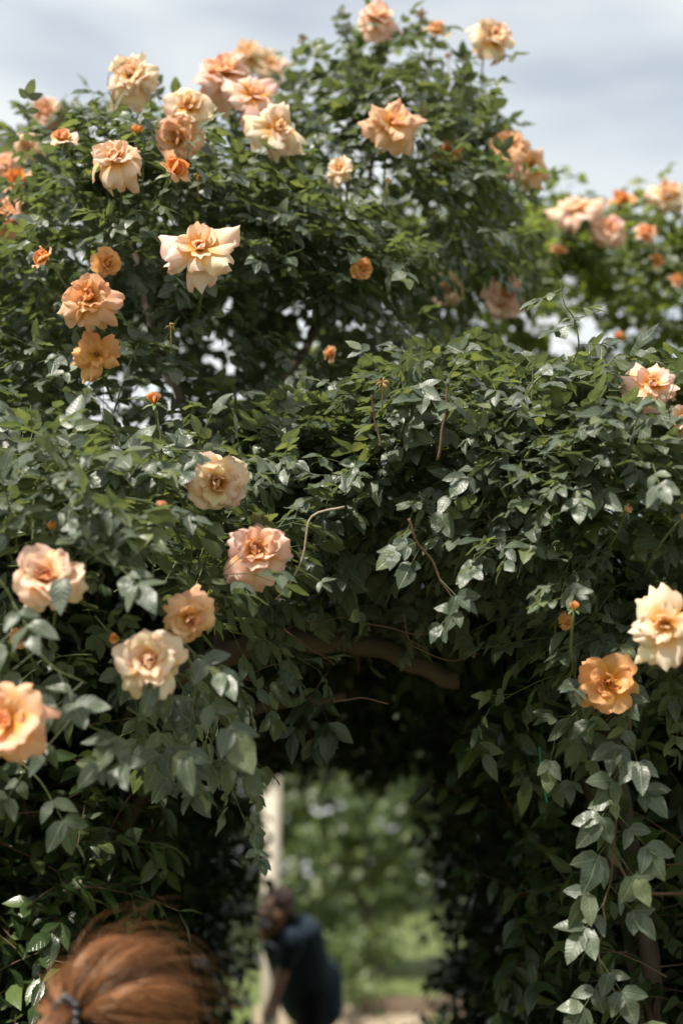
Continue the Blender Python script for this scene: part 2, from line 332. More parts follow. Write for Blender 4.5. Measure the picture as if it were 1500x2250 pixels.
def ell_points(ells, dens, inner=0.80, back=0.45):
    PP, NN = [], []
    for c, r in ells:
        area = 4 * np.pi * ((r[0] * r[1]) ** 1.6 / 3 + (r[0] * r[2]) ** 1.6 / 3 + (r[1] * r[2]) ** 1.6 / 3) ** (1 / 1.6)
        n = int(area * dens * 2.2); u = norm(rnd3(n)); jac = np.linalg.norm(u / r, axis=1); u = u[rng.random(n) < jac / jac.max()]
        u = u[: int(area * dens)]
        f = rng.uniform(inner, 1.0, len(u)) * (1 + 0.13 * noise3(u, 3.1, c[0] * 7 + c[2]))
        p = c + u * r * f[:, None]; nn = norm(u / r)
        ok = np.ones(len(p), bool)
        for c2, r2 in ells:
            if c2 is c: continue
            ok &= (np.linalg.norm((p - c2) / r2, axis=1) > 0.80)
        vw = norm(CAM - p); ok &= ((nn * vw).sum(1) > -0.25) | (rng.random(len(p)) < back)
        ok &= (nn[:, 2] > -0.35) | (rng.random(len(p)) < 0.25)
        px, py, D = proj(p); ok &= (px > -420) & (px < 1920) & (py > -320) & (py < 2600)
        PP.append(p[ok]); NN.append(nn[ok])
    return np.concatenate(PP), np.concatenate(NN)
def quad_points(o, e1, e2, nn, dens, thick):
    o, e1, e2, nn = map(lambda a: np.asarray(a, float), (o, e1, e2, nn))
    n = int(np.linalg.norm(e1) * np.linalg.norm(e2) * dens)
    p = o + rng.random((n, 1)) * e1 + rng.random((n, 1)) * e2
    p = p + nn * (0.10 * noise3(p, 3.3, o[0]) - thick * rng.random(n))[:, None]
    return p, np.repeat(norm(nn)[None], n, 0)
def ells(*rows): return [(at(px, py, D), np.array(r)) for px, py, D, r in rows]

G_ROSE = 'climbing roses over the arch'
A = Plant('climbing_rose', (-0.75, 3.75, 0), 'tall peach climbing rose heaped over the left side and top of the arch', 'rose bush', M['rose_leaf'], T_ROSE, G_ROSE)
A.ell = ells((325, 720, 3.75, (.45, .56, .44)), (830, 440, 4.4, (.30, .50, .46)), (850, 470, 4.0, (.28, .36, .34)), (600, 760, 3.85, (.40, .55, .42)), (960, 470, 4.6, (.22, .4, .24)),
             (70, 640, 4.7, (.40, .4, .40)), (190, 440, 4.4, (.22, .3, .20)), (120, 1340, 2.80, (.44, .46, .31)), (210, 1010, 3.55, (.50, .45, .36)), (430, 800, 3.95, (.36, .4, .36)), (230, 880, 4.35, (.62, .3, .40)), (580, 740, 4.9, (.50, .22, .46)), (540, 1150, 3.25, (.26, .34, .18)), (470, 430, 4.1, (.26, .32, .19)))
B = Plant('climbing_rose', (0.80, 3.55, 0), 'climbing rose spreading a shelf of dull green leaves above the tunnel mouth, few blooms', 'rose bush', M['rose_leaf'], T_ROSE, G_ROSE)
B.ell = ells((1050, 1085, 3.22, (.42, .42, .22)), (1420, 1190, 3.0, (.38, .42, .33)), (800, 1115, 3.35, (.28, .36, .18)), (1260, 1120, 3.85, (.55, .28, .28)), (1430, 1440, 2.92, (.18, .24, .18)))
C = Plant('climbing_rose', (1.0, 5.6, 0), 'sunlit yellow-green climbing rose farther back, its blooms against the sky', 'rose bush', M['sun_tinted_leaf'], T_FAR, G_ROSE)
C.ell = ells((1150, 690, 5.4, (.68, .6, .46)), (1480, 690, 5.2, (.42, .5, .40)))
p, n = ell_points(A.ell, 84); shoots(A, p, n)
p, n = ell_points(B.ell, 190); shoots(B, p, n, up=0.35)
p, n = ell_points(C.ell, 120, inner=0.5); shoots(C, p, n, size=(0.045, 0.06))

# evergreen walls of the tunnel and the vine hanging from its roof
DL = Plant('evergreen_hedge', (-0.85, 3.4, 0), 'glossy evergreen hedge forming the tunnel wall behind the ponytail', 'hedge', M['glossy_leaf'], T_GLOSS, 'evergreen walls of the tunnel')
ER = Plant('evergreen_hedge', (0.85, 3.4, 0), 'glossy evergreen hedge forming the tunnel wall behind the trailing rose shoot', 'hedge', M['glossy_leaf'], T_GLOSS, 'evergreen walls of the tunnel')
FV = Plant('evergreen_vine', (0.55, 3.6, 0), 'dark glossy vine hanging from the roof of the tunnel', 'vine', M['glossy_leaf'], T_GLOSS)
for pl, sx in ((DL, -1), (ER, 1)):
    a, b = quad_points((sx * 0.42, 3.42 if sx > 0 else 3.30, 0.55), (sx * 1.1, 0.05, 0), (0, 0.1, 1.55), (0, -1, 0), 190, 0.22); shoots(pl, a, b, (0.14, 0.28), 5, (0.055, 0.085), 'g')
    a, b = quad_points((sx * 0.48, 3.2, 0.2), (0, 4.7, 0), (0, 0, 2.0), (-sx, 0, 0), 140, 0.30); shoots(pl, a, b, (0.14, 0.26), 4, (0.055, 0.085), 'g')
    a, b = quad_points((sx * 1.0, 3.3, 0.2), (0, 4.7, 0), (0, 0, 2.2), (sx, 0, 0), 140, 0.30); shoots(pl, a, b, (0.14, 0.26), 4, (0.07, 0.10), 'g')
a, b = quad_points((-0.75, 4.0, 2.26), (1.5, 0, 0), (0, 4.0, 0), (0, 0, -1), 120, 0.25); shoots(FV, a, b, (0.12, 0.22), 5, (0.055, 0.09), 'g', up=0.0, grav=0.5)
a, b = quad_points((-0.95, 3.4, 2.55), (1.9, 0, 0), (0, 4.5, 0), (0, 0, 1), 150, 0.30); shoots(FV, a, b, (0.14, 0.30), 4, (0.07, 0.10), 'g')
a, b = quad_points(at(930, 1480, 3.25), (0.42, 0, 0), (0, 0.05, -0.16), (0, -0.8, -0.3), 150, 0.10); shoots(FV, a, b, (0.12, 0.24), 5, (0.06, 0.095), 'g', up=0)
# unseen outer layers of oversized leaves, added to keep the tunnel dark
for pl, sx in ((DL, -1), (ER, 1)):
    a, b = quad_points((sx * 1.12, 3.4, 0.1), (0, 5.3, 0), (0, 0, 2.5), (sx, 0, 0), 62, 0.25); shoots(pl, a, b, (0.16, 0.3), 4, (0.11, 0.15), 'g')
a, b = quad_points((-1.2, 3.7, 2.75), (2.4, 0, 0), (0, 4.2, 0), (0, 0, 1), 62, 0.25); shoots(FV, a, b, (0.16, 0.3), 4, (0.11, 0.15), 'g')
# trees and shrubs in the garden beyond the tunnel
TREES = []
def far_tree(name, label, cat, spot, rows, dens, size, group=None, trunk=True, mt='tree_leaf'):
    g = Plant(name, spot, label, cat, M[mt], T_FAR, group, indiv=0); g.ell = ells(*rows)
    p, n = ell_points(g.ell, dens, inner=0.45, back=0.2); shoots(g, p, n, (0.3, 0.7), 5, size, 'g'); g.trunk = trunk; TREES.append(g); return g
far_tree('garden_tree', 'leafy green tree filling the far end of the tunnel', 'tree', (0.35, 14.5, float(ground_z(0.35, 14.5))),
         ((770, 1800, 14.5, (1.3, 1.0, 1.2)), (860, 1700, 15.5, (1.5, 1.0, 1.0)), (700, 1950, 15, (1.0, .8, .6)), (880, 1930, 15.5, (.8, .7, .45)), (650, 2080, 15.5, (.9, .6, .5))), 38, (0.09, 0.14), 'trees of the garden beyond')
far_tree('garden_tree', 'pale distant tree behind the leafy tree beyond the tunnel', 'tree', (1.5, 30, float(ground_z(1.5, 30))),
         ((820, 1800, 30, (4.5, 2, 2.6)), (1000, 1880, 32, (3, 2, 1.5))), 5, (0.22, 0.32), 'trees of the garden beyond')
far_tree('garden_shrub', 'low round shrub beside the bending man', 'shrub', (0.10, 12.4, float(ground_z(0.1, 12.4))),
         ((770, 2105, 12.6, (.36, .4, .26)), (735, 2150, 12.2, (.3, .3, .28))), 60, (0.06, 0.09), None, False)

# ------------------------------------------------------------------ rose blooms
def petal_mesh(seed, W, curl, cup, roll, ruf, tipx, fold=0.0, nu=9, nv=8):
    rg = random.Random(seed); V = []; UV = []
    ph = rg.uniform(0, 6); asym = rg.uniform(-0.16, 0.16); lop = rg.uniform(-0.35, 0.35); p2 = rg.uniform(0, 6)
    for i in range(nv):
        v = i / (nv - 1)
        if v < 0.66: wd = W * (0.17 + 0.83 * math.sin(math.pi / 2 * v / 0.66) ** 1.15)
        else: wd = W * max(0.0, 1 - ((v - 0.66) / 0.40) ** 2.4) ** 0.5
        y = z = 0.0; st = 12
        for k in range(st):
            a = curl * (((k + 0.5) / st * v) ** 1.8); y += math.cos(a) * v / st; z += math.sin(a) * v / st
        for j in range(nu):
            u = -1 + 2 * j / (nu - 1)
            x = u * wd + asym * v * v
            yy = y + tipx * max(0, 1 - abs(u) * 1.3) ** 1.5 * max(0, v - 0.55) / 0.45 - 0.06 * abs(u) * v
            yy += 0.035 * math.sin(u * 5 + p2) * max(0, v - 0.5) * 2
            zz = z + cup * wd * u * u + fold * wd * abs(u)
            rl = roll * (1 + lop * (1 if u > 0 else -1))
            e = max(0, abs(u) - 0.35) / 0.65; sv = max(0.0, min(1.0, (v - 0.2) / 0.6))
            zz -= rl * wd * e ** 1.8 * sv * 1.5; x *= 1 - 0.22 * abs(rl) * e * sv
            zz += ruf * (math.sin(u * 4.2 + ph + v * 3) + 0.6 * math.sin(u * 8 + p2)) * v * v
            V.append((x, yy, zz)); UV.append((j / (nu - 1), v))
    Lp = []; C = []
    for i in range(nv - 1):
        for j in range(nu - 1):
            a = i * nu + j; Lp += [a, a + 1, a + nu + 1, a + nu]; C.append(4)
    me = raw_mesh('petal', np.array(V), Lp, C, np.array(UV)[np.array(Lp)]); me.materials.append(M['petal']); return me
PM = {'out': [petal_mesh(i, 0.50 + 0.05 * (i % 3), -0.5 - 0.45 * (i % 3), 0.10, 0.35 + 0.22 * (i % 3), 0.05, 0.07, 0.1 * (i % 2)) for i in range(9)],
      'star': [petal_mesh(20 + i, 0.38 + 0.05 * (i % 3), -0.2 - 0.35 * (i % 3), 0.12, 0.55 + 0.15 * (i % 2), 0.045, 0.15, 0.15 * (i % 2)) for i in range(9)],
      'mid': [petal_mesh(40 + i, 0.48, 0.25 - 0.45 * (i % 3), 0.40, 0.30, 0.07, 0.04, 0.15 * (i % 2)) for i in range(8)],
      'in': [petal_mesh(60 + i, 0.44, 0.6 + 0.45 * (i % 3), 0.50, 0.15, 0.09, 0.0, 0.3 * (i % 2)) for i in range(8)],
      'cup': [petal_mesh(80 + i, 0.58, 0.45 - 0.5 * (i % 3), 0.36, 0.40, 0.05, 0.03) for i in range(8)],
      'wrap': [petal_mesh(100 + i, 0.50, 0.55, 0.85, 0.0, 0.02, 0.05) for i in range(4)]}
SEP = leaf_template(9, 0.16, 6, fold=0.3, droop=0.35, serr=0, tip=0.9)
SEPM = raw_mesh('sepal', *SEP); SEPM.materials.append(M['sepal'])
def calyx_mesh():
    prof = [(0.0, -0.34), (0.05, -0.34), (0.055, -0.2), (0.12, -0.14), (0.13, -0.05), (0.10, 0.0), (0.07, 0.04), (0, 0.05)]
    V = []; k = 8
    for r, z in prof: V += [(r * math.cos(2 * math.pi * j / k), r * math.sin(2 * math.pi * j / k), z) for j in range(k)]
    Lp = []; C = []
    for i in range(len(prof) - 1):
        for j in range(k): Lp += [i * k + j, i * k + (j + 1) % k, (i + 1) * k + (j + 1) % k, (i + 1) * k + j]; C.append(4)
    me = raw_mesh('calyx', np.array(V), Lp, C); me.materials.append(M['sepal']); return me
CALYX = calyx_mesh()
def stamen_mesh():
    rg = np.random.default_rng(3); paths = []
    for i in range(34):
        a = rg.uniform(0, 6.28); b = rg.uniform(0.1, 0.75); l = rg.uniform(0.16, 0.27)
        d = np.array([math.cos(a) * math.sin(b), math.sin(a) * math.sin(b), math.cos(b)])
        paths.append(([d * 0.02, d * l * 0.85, d * l * 0.9, d * l], [0.006, 0.005, 0.016, 0.014]))
    me = tubes('stamens', paths, 4); me.materials.append(M['stamen']); return me
STAMEN = stamen_mesh()
PALE = (0.90, 0.70, 0.55); PINK = (0.90, 0.64, 0.53); PEACH = (0.88, 0.56, 0.36); APR = (0.86, 0.47, 0.20); ORG = (0.82, 0.33, 0.09); CREAM = (0.91, 0.76, 0.58)
def child(name, me, parent, Mx):
    o = bpy.data.objects.new(name, me); COL.objects.link(o); o.parent = parent; o.matrix_basis = Mx; return o
BLOOMS = []
def bloom(pl, px, py, dia, kind, face=(0, 0.35), D=None, col=PEACH, inner=APR, spin=None, drop=0.0):
    rg = random.Random(int(px * 7 + py * 13))
    ray = FWD + (px - 750) / FPX * RGT + (1125 - py) / FPX * UPV
    if D is None:
        best = 99
        for c, r in pl.ell:
            oc = (CAM - c) / r; dd = ray / r; a = dd @ dd; b = oc @ dd; q = oc @ oc - 1; disc = b * b - a * q
            if disc > 0: best = min(best, (-b - math.sqrt(disc)) / a)
        D = best - 0.09 if best < 90 else 3.5
    pos = CAM + D * ray; Rr = dia / 2 * D / FPX
    ax = norm(np.array([face[0], -1.0 if len(face) < 3 else face[2], face[1]]))
    z = Vector(ax); x = Vector((1, 0, 0.1)).cross(z).normalized() if abs(z.x) < 0.9 else Vector((0, 1, 0)).cross(z).normalized(); y = z.cross(x)
    rot = Matrix((x, y, z)).transposed().to_4x4()
    isbud = kind in ('bud', 'tight')
    Bm = Matrix.Translation(Vector(pos) - pl.root.location) @ rot @ Matrix.Scale(Rr, 4)
    core = child('rose_bud' if isbud else 'rose_bloom', CALYX, pl.root, Bm)
    BLOOMS.append((pl, pos, Rr, ax, isbud))
    sp = rg.uniform(0, 6.28) if spin is None else spin; k = 0
    def ring(key, n, a0, a1, ln, c, jit=0.18, lift=0.0):
        nonlocal k
        for i in range(n):
            phi = sp + 2 * math.pi * (i + rg.uniform(-jit, jit)) / n + k * 0.6; al = R(rg.uniform(a0, a1))
            rad = Vector((math.cos(phi), math.sin(phi), 0)); Z = Vector((0, 0, 1))
            yv = Z * math.cos(al) + rad * math.sin(al); zv = Z * math.sin(al) - rad * math.cos(al); xv = yv.cross(zv)
            tw = Matrix.Rotation(R(rg.uniform(-24, 24)), 4, 'Y')
            m = Matrix((xv, yv, zv)).transposed().to_4x4() @ tw; s = ln * rg.uniform(0.82, 1.12)
            o = child('petal', rg.choice(PM[key]), core, Matrix.Translation(Z * lift + rad * 0.03) @ m @ Matrix.Diagonal((s * rg.uniform(0.88, 1.12), s, s, 1)))
            j = rg.uniform(0.93, 1.05); o.color = (min(1, c[0] * j), min(1, c[1] * j * rg.uniform(0.93, 1.05)), min(1, c[2] * j * rg.uniform(0.9, 1.08)), 1)
        k += 1
    mixc = tuple((a + b) / 2 for a, b in zip(col, inner))
    st = False
    if kind == 'full':
        ring('out', 6, 84, 112, 1.08, col, 0.25); ring('out', 5, 66, 88, 1.0, col, 0.25); ring('mid', 6, 46, 66, 0.86, col, 0.3); ring('mid', 5, 32, 52, 0.70, mixc, 0.3); ring('in', 5, 18, 44, 0.50, mixc, 0.4); ring('in', 3, 8, 30, 0.36, inner, 0.4); st = True
    elif kind == 'star':
        ring('star', 5, 80, 108, 1.14, col, 0.32); ring('star', 4, 64, 88, 1.04, col, 0.35); ring('out', 3, 60, 78, 0.9, col, 0.35); ring('mid', 4, 48, 74, 0.70, col, 0.4); ring('in', 3, 30, 62, 0.46, mixc, 0.45); ring('in', 1, 10, 30, 0.30, inner, 0.4); st = True
    elif kind == 'flat':
        ring('out', 6, 80, 104, 1.06, col, 0.3); ring('cup', 5, 64, 84, 0.94, col, 0.3); ring('mid', 5, 48, 72, 0.74, col, 0.4); ring('in', 4, 24, 60, 0.50, mixc, 0.45); ring('in', 2, 10, 40, 0.32, inner, 0.4); st = True
    elif kind == 'cup':
        ring('out', 4, 80, 104, 1.10, col, 0.3); ring('cup', 5, 60, 80, 1.05, col, 0.25); ring('cup', 4, 44, 60, 0.98, col, 0.25); ring('mid', 5, 32, 48, 0.86, col, 0.3); ring('in', 4, 18, 40, 0.62, mixc, 0.4); ring('in', 3, 8, 26, 0.46, inner, 0.4); st = True
    elif kind == 'half':
        ring('cup', 3, 58, 88, 1.05, col, 0.25); ring('cup', 3, 34, 50, 0.95, mixc); ring('wrap', 4, 10, 20, 0.85, inner); ring('wrap', 3, 3, 9, 0.72, inner)
    elif kind == 'bud':
        ring('wrap', 4, 12, 20, 1.25, col); ring('wrap', 3, 5, 10, 1.2, inner)
    elif kind == 'tight':
        ring('wrap', 4, 2, 6, 1.9, inner)
    sn = 5
    for i in range(sn):
        phi = 2 * math.pi * i / sn + sp; al = R({'bud': 75, 'tight': 8}.get(kind, 115) + rg.uniform(-15, 20))
        rad = Vector((math.cos(phi), math.sin(phi), 0)); Z = Vector((0, 0, 1))
        yv = Z * math.cos(al) + rad * math.sin(al); zv = Z * math.sin(al) - rad * math.cos(al); xv = yv.cross(zv)
        s = {'bud': 1.3, 'tight': 1.5}.get(kind, 0.62)
        child('sepal', SEPM, core, Matrix.Translation(Z * -0.06 + rad * 0.08) @ Matrix((xv, yv, zv)).transposed().to_4x4() @ Matrix.Scale(s, 4))
    if st: child('stamen_tuft', STAMEN, core, Matrix.Identity(4))
    # flower stalk back into the bush
    p0 = pos - ax * Rr * 0.3; L_ = 0.12 if not isbud else 0.15
    p1 = p0 - ax * L_ * 0.35 + np.array([0, 0.03, -0.015]); p2 = p1 + np.array([rg.uniform(-.03, .03), 0.12, -0.03])
    pl.seg_stalk = getattr(pl, 'seg_stalk', []) + [(smooth_path([p0, p1, p2], 8), np.linspace(0.0022, 0.003, 8))]
    return core
# upper left heap
bloom(A, 290, 167, 118, 'full', (-.1, .1), 3.5, CREAM, PEACH); bloom(A, 492, 165, 128, 'full', (-.1, .5), 3.75, PINK, APR)
bloom(A, 543, 122, 80, 'full', (-.2, .2), 4.9, CREAM, APR); bloom(A, 592, 143, 82, 'flat', (.2, .1), 4.9, CREAM, APR)
bloom(A, 556, 212, 122, 'star', (.3, .35), 3.6, PINK, APR); bloom(A, 412, 236, 104, 'flat', (.1, -.05), 3.35, CREAM, APR)
bloom(A, 393, 302, 104, 'cup', (-.1, -.5), 3.35, PEACH, APR); bloom(A, 608, 282, 122, 'star', (.35, .0), 3.42, CREAM, APR)
bloom(A, 142, 313, 72, 'half', (-.5, .9), 3.2, PALE, ORG); bloom(A, 253, 350, 122, 'full', (-.05, .3), 3.1, PALE, PEACH)
bloom(A, 376, 385, 96, 'half', (.8, .7), 3.15, PEACH, ORG); bloom(A, 438, 548, 158, 'star', (.0, .25), 2.95, PALE, PEACH)
bloom(A, 103, 572, 66, 'half', (-.9, .5), 3.0, PEACH, ORG); bloom(A, 232, 577, 62, 'cup', (.6, -.5), 3.1, APR, ORG)
bloom(A, 198, 660, 128, 'full', (.0, .15), 2.95, PEACH, ORG); bloom(A, 213, 780, 100, 'star', (.1, -.25), 3.0, APR, APR)
bloom(A, 861, 272, 126, 'star', (.2, .2), 3.55, PEACH, APR); bloom(A, 828, 42, 94, 'full', (.1, .5), 4.0, PINK, PEACH)
bloom(A, 955, 72, 60, 'half', (.3, .6), 4.2, CREAM, APR); bloom(A, 1080, 82, 100, 'full', (.3, .1), 3.95, CREAM, PEACH)
bloom(A, 1116, 322, 88, 'flat', (-.2, .1), 4.1, PEACH, APR); bloom(A, 1163, 365, 96, 'star', (.4, .0), 4.05, PEACH, APR)
bloom(A, 102, 247, 76, 'full', (-.4, -.2), 4.1, PINK, APR); bloom(A, 66, 325, 70, 'cup', (-.2, -.4), 4.0, CREAM, APR)
bloom(A, 12, 362, 70, 'full', (-.2, .3), 4.0, PINK, APR); bloom(A, 40, 408, 90, 'half', (-.2, .7), 3.8, PEACH, ORG)
bloom(A, 12, 480, 100, 'cup', (-.3, .3), 3.6, PEACH, APR); bloom(A, 62, 445, 50, 'flat', (.4, -.2), 4.3, PINK, PEACH); bloom(A, -8, 548, 60, 'half', (.2, .5), 3.9, APR, ORG)
bloom(A, 745, 372, 66, 'star', (-.4, .1), 3.5, CREAM, APR); bloom(A, 985, 335, 64, 'cup', (.4, -.2), 4.0, APR, APR)
bloom(A, 795, 590, 52, 'cup', (.2, -.4), None, APR, ORG); bloom(A, 720, 778, 40, 'half', (.9, -.3), None, PEACH, ORG)
bloom(A, 478, 1060, 132, 'cup', (.05, -.35), 2.70, CREAM, APR); bloom(A, 562, 1212, 150, 'full', (.0, .1), 2.66, PINK, APR)
bloom(A, 105, 1272, 150, 'cup', (.05, .2), 2.33, PALE, ORG); bloom(A, 415, 1358, 112, 'full', (.1, -.55), 2.45, PEACH, APR)
bloom(A, 329, 1454, 150, 'cup', (-.05, .05), 2.35, CREAM, APR); bloom(A, 25, 1582, 170, 'flat', (-.5, .1), 2.20, PEACH, ORG); bloom(A, 45, 1402, 46, 'cup', (.3, -.5), 2.45, APR, APR)
for (px, py, d, k, f, D, c, i) in ((341, 888, 44, 'bud', (0, 1.2), 2.72, APR, ORG), (356, 1122, 34, 'bud', (-.1, 2), 2.5, PEACH, ORG), (150, 1062, 28, 'bud', (-.2, 1.5), 2.5, APR, ORG),
                                  (338, 1052, 24, 'bud', (-.4, .8), 2.72, PEACH, APR), (118, 1165, 20, 'tight', (-.2, 2.5), 2.4, APR, ORG), (302, 296, 22, 'tight', (-.05, 3), 3.3, APR, ORG),
                                  (262, 1405, 22, 'tight', (-1.6, .2), 2.42, APR, ORG), (1225, 555, 40, 'half', (.3, .5), 4.75, PEACH, APR)):
    bloom(A if px < 1000 else C, px, py, d, k, f, D, c, i)
# right side
bloom(B, 1430, 846, 124, 'star', (-.05, .3), 2.72, PINK, APR); bloom(B, 1502, 922, 80, 'full', (-.4, .1), 2.7, PALE, APR)
bloom(B, 1462, 1374, 160, 'star', (-.35, .1), 2.42, CREAM, APR); bloom(B, 1337, 1502, 136, 'flat', (.0, .1), 2.60, APR, ORG)
for (px, py, d, k, f, D, c, i) in ((1260, 1340, 30, 'bud', (0, 1.8), 2.55, APR, ORG), (1374, 1124, 30, 'bud', (.2, .4), 2.6, PALE, PEACH), (1496, 1140, 22, 'bud', (.6, .4), 2.55, APR, ORG), (1245, 1368, 40, 'flat', (.3, -.8), 2.66, APR, APR)):
    bloom(B, px, py, d, k, f, D, c, i)
# farther bush on the right, against the sky
bloom(C, 1266, 462, 104, 'star', (-.2, .9), 4.7, PALE, APR); bloom(C, 1362, 450, 68, 'half', (.1, 1.4), 4.85, APR, ORG); bloom(C, 1336, 503, 80, 'flat', (.0, .2), 4.7, PINK, APR)
bloom(C, 1412, 520, 64, 'half', (.3, .5), 4.7, PINK, ORG); bloom(C, 1465, 428, 90, 'full', (.2, .6), 4.8, CREAM, APR); bloom(C, 1110, 652, 94, 'cup', (.0, -.1), 4.45, PINK, APR)
bloom(C, 980, 637, 72, 'cup', (.2, -.1), 4.45, CREAM, APR); bloom(C, 1482, 620, 46, 'half', (.2, .2), 4.7, PINK, APR); bloom(C, 1357, 738, 28, 'half', (.2, -.4), 4.6, ORG, ORG); bloom(C, 1440, 575, 36, 'half', (.2, .2), 4.7, PEACH, ORG)

# ------------------------------------------------------------------ shoots and stems that stand out singly
def branch(pl, pts, r0, r1, m='twig', n=20, name='branch', sides=6, wob=0.004):
    P = smooth_path(pts, n); P = P + np.stack([noise3(P, 35, 1.0), noise3(P, 35, 2.0), noise3(P, 35, 3.0)], -1) * wob
    o = obj(name, tubes(name, [(P, np.linspace(r0, r1, n))], sides), pl.root, M[m]); return P
def leafy(pl, pts, r0, r1, every, size, m='green_stem', down=0.8, n=40, side=0.8, face=0.9, skip=(), up=0.35):
    P = branch(pl, pts, r0, r1, m, n)
    ln = np.concatenate([[0], np.cumsum(np.linalg.norm(np.diff(P, axis=0), axis=1))]); k = 0; s = every * 0.5
    while s < ln[-1]:
        i = int(np.searchsorted(ln, s)); f = s / ln[-1]
        if not any(a < f < b for a, b in skip):
            sg = 1 if k % 2 else -1
            q = np.array([[sg * side + rng.normal() * .25, -0.30 + rng.normal() * .2, -down + rng.normal() * .2]]); mm = np.array([[rng.normal() * .15, -face, up + 0.1 * rng.normal()]])
            compound(pl, P[i][None], q, mm, np.array([size * rng.uniform(0.85, 1.15)]), keep=True, five=rng.random() < 0.6)
        s += every; k += 1
    return P
# long shoot trailing down in front of the right-hand hedge
def pix(D, *pp): return [at(a, b, D + (c[0] if c else 0)) for a, b, *c in pp]
leafy(B, pix(2.62, (1385, 1540), (1378, 1640), (1362, 1730), (1352, 1820), (1345, 1920), (1325, 1990), (1330, 2030), (1312, 2085), (1320, 2130), (1345, 2172), (1372, 2215)), 0.0026, 0.0014, 0.035, 0.062, 'twig', 0.9, 50, 0.75, skip=((0.66, 0.80),))
# upright young shoot above the shelf
leafy(B, pix(2.74, (1160, 870), (1180, 835), (1240, 805), (1266, 765), (1260, 700), (1238, 662), (1232, 615)), 0.0026, 0.0011, 0.040, 0.040, 'green_stem', 0.15, 40, 0.9, 0.5, skip=((0, 0.35),), up=0.8)
leafy(B, pix(2.74, (1262, 700), (1290, 690), (1320, 682)), 0.0013, 0.0008, 0.035, 0.034, 'green_stem', 0.2, 12, 0.6, 0.5, up=0.8)
leafy(B, pix(2.70, (1165, 880), (1168, 820), (1172, 770)), 0.002, 0.001, 0.04, 0.042, 'green_stem', 0.2, 16, 0.9, 0.5, up=0.8)
branch(B, pix(2.70, (985, 832), (979, 870), (982, 900), (970, 950), (962, 1010)), 0.0022, 0.0032)
branch(B, pix(2.72, (815, 870), (828, 930), (835, 985)), 0.0018, 0.0028)
leafy(B, pix(2.66, (893, 1138), (915, 1190), (955, 1236), (972, 1285), (1002, 1322), (1035, 1300)), 0.0030, 0.0018, 0.085, 0.044, 'twig', 0.6, 30, 0.8)
leafy(B, pix(2.66, (1000, 1320), (1008, 1345)), 0.0018, 0.0012, 0.02, 0.04, 'twig', 0.8, 8, 0.8)
branch(B, pix(2.75, (1070, 1130), (1095, 1180), (1110, 1250)), 0.002, 0.0015)
branch(A, pix(2.68, (756, 1112), (690, 1134), (676, 1175), (664, 1225), (642, 1275), (604, 1316)), 0.0022, 0.0018, 'pale_twig')
leafy(A, pix(2.68, (640, 1270), (655, 1262), (680, 1256)), 0.001, 0.0006, 0.02, 0.030, 'green_stem', 0.4, 8, 0.7)
leafy(A, pix(2.78, (352, 1010), (354, 960), (343, 900)), 0.0022, 0.002, 0.030, 0.055, 'green_stem', 0.5, 14, 0.9, skip=((0.55, 1),))
leafy(A, pix(2.6, (280, 1060), (330, 1000), (400, 985), (450, 990)), 0.0018, 0.001, 0.035, 0.060, 'green_stem', 0.7, 20, 0.5)
leafy(A, pix(2.45, (60, 1130), (180, 1090), (300, 1100), (420, 1140)), 0.0022, 0.0012, 0.040, 0.056, 'green_stem', 0.5, 24, 0.6, up=0.8)
leafy(A, pix(2.42, (440, 1490), (425, 1440), (400, 1410)), 0.0016, 0.0014, 0.03, 0.066, 'green_stem', 0.7, 10, 0.8)
leafy(A, pix(2.95, (400, 1640), (385, 1690), (378, 1720)), 0.0014, 0.001, 0.035, 0.052, 'twig', 0.9, 10, 0.5)
leafy(FV, pix(3.2, (720, 1480), (690, 1520), (655, 1560)), 0.0016, 0.001, 0.028, 0.07, 'twig', 0.9, 14, 0.5)
# sprigs standing out of the crown against the sky, and big near leaves low on the left
for D_, sz, pts in ((3.95, .058, ((720, 110), (755, 70), (770, 30))), (3.95, .050, ((990, 150), (1035, 175), (1070, 195))), (3.95, .050, ((1030, 130), (1070, 120), (1098, 135))), (4.05, .048, ((985, 230), (1020, 265), (1030, 300))),
                    (4.1, .050, ((1050, 300), (1080, 275), (1110, 268))), (4.0, .045, ((900, 90), (930, 60), (950, 50))), (4.1, .05, ((640, 130), (660, 100), (668, 75))), (3.5, .055, ((250, 230), (240, 190), (238, 165))), (3.5, .06, ((340, 270), (330, 230), (350, 195))),
                    (4.3, .05, ((110, 270), (130, 225), (150, 205))), (4.3, .05, ((200, 270), (215, 225), (235, 205)))):
    leafy(A, pix(D_, *pts), 0.0018, 0.0009, 0.05, sz, 'green_stem', 0.1, 14, 0.7, 0.5, up=0.6)
for D_, sz, pts in ((2.28, .072, ((-20, 1240), (30, 1330), (20, 1420))), (2.34, .070, ((180, 1200), (250, 1240), (310, 1250))), (2.38, .074, ((400, 1420), (430, 1500), (420, 1570))), (2.30, .068, ((60, 1400), (120, 1470), (190, 1500))),
                    (2.36, .066, ((130, 1560), (210, 1600), (270, 1620))), (2.42, .066, ((30, 1660), (90, 1720), (120, 1760))), (2.4, .066, ((280, 1560), (340, 1600), (350, 1650)))):
    leafy(A, pix(D_, *pts), 0.002, 0.001, 0.045, sz, 'green_stem', 0.9, 14, 0.7)
# young red shoot tips
for (a, b) in ((90, 1025), (150, 1035), (128, 1050)):
    branch(A, pix(2.5, (a - 10, b + 60), (a, b + 20), (a + 4, b)), 0.0014, 0.0008, 'twig', 10)
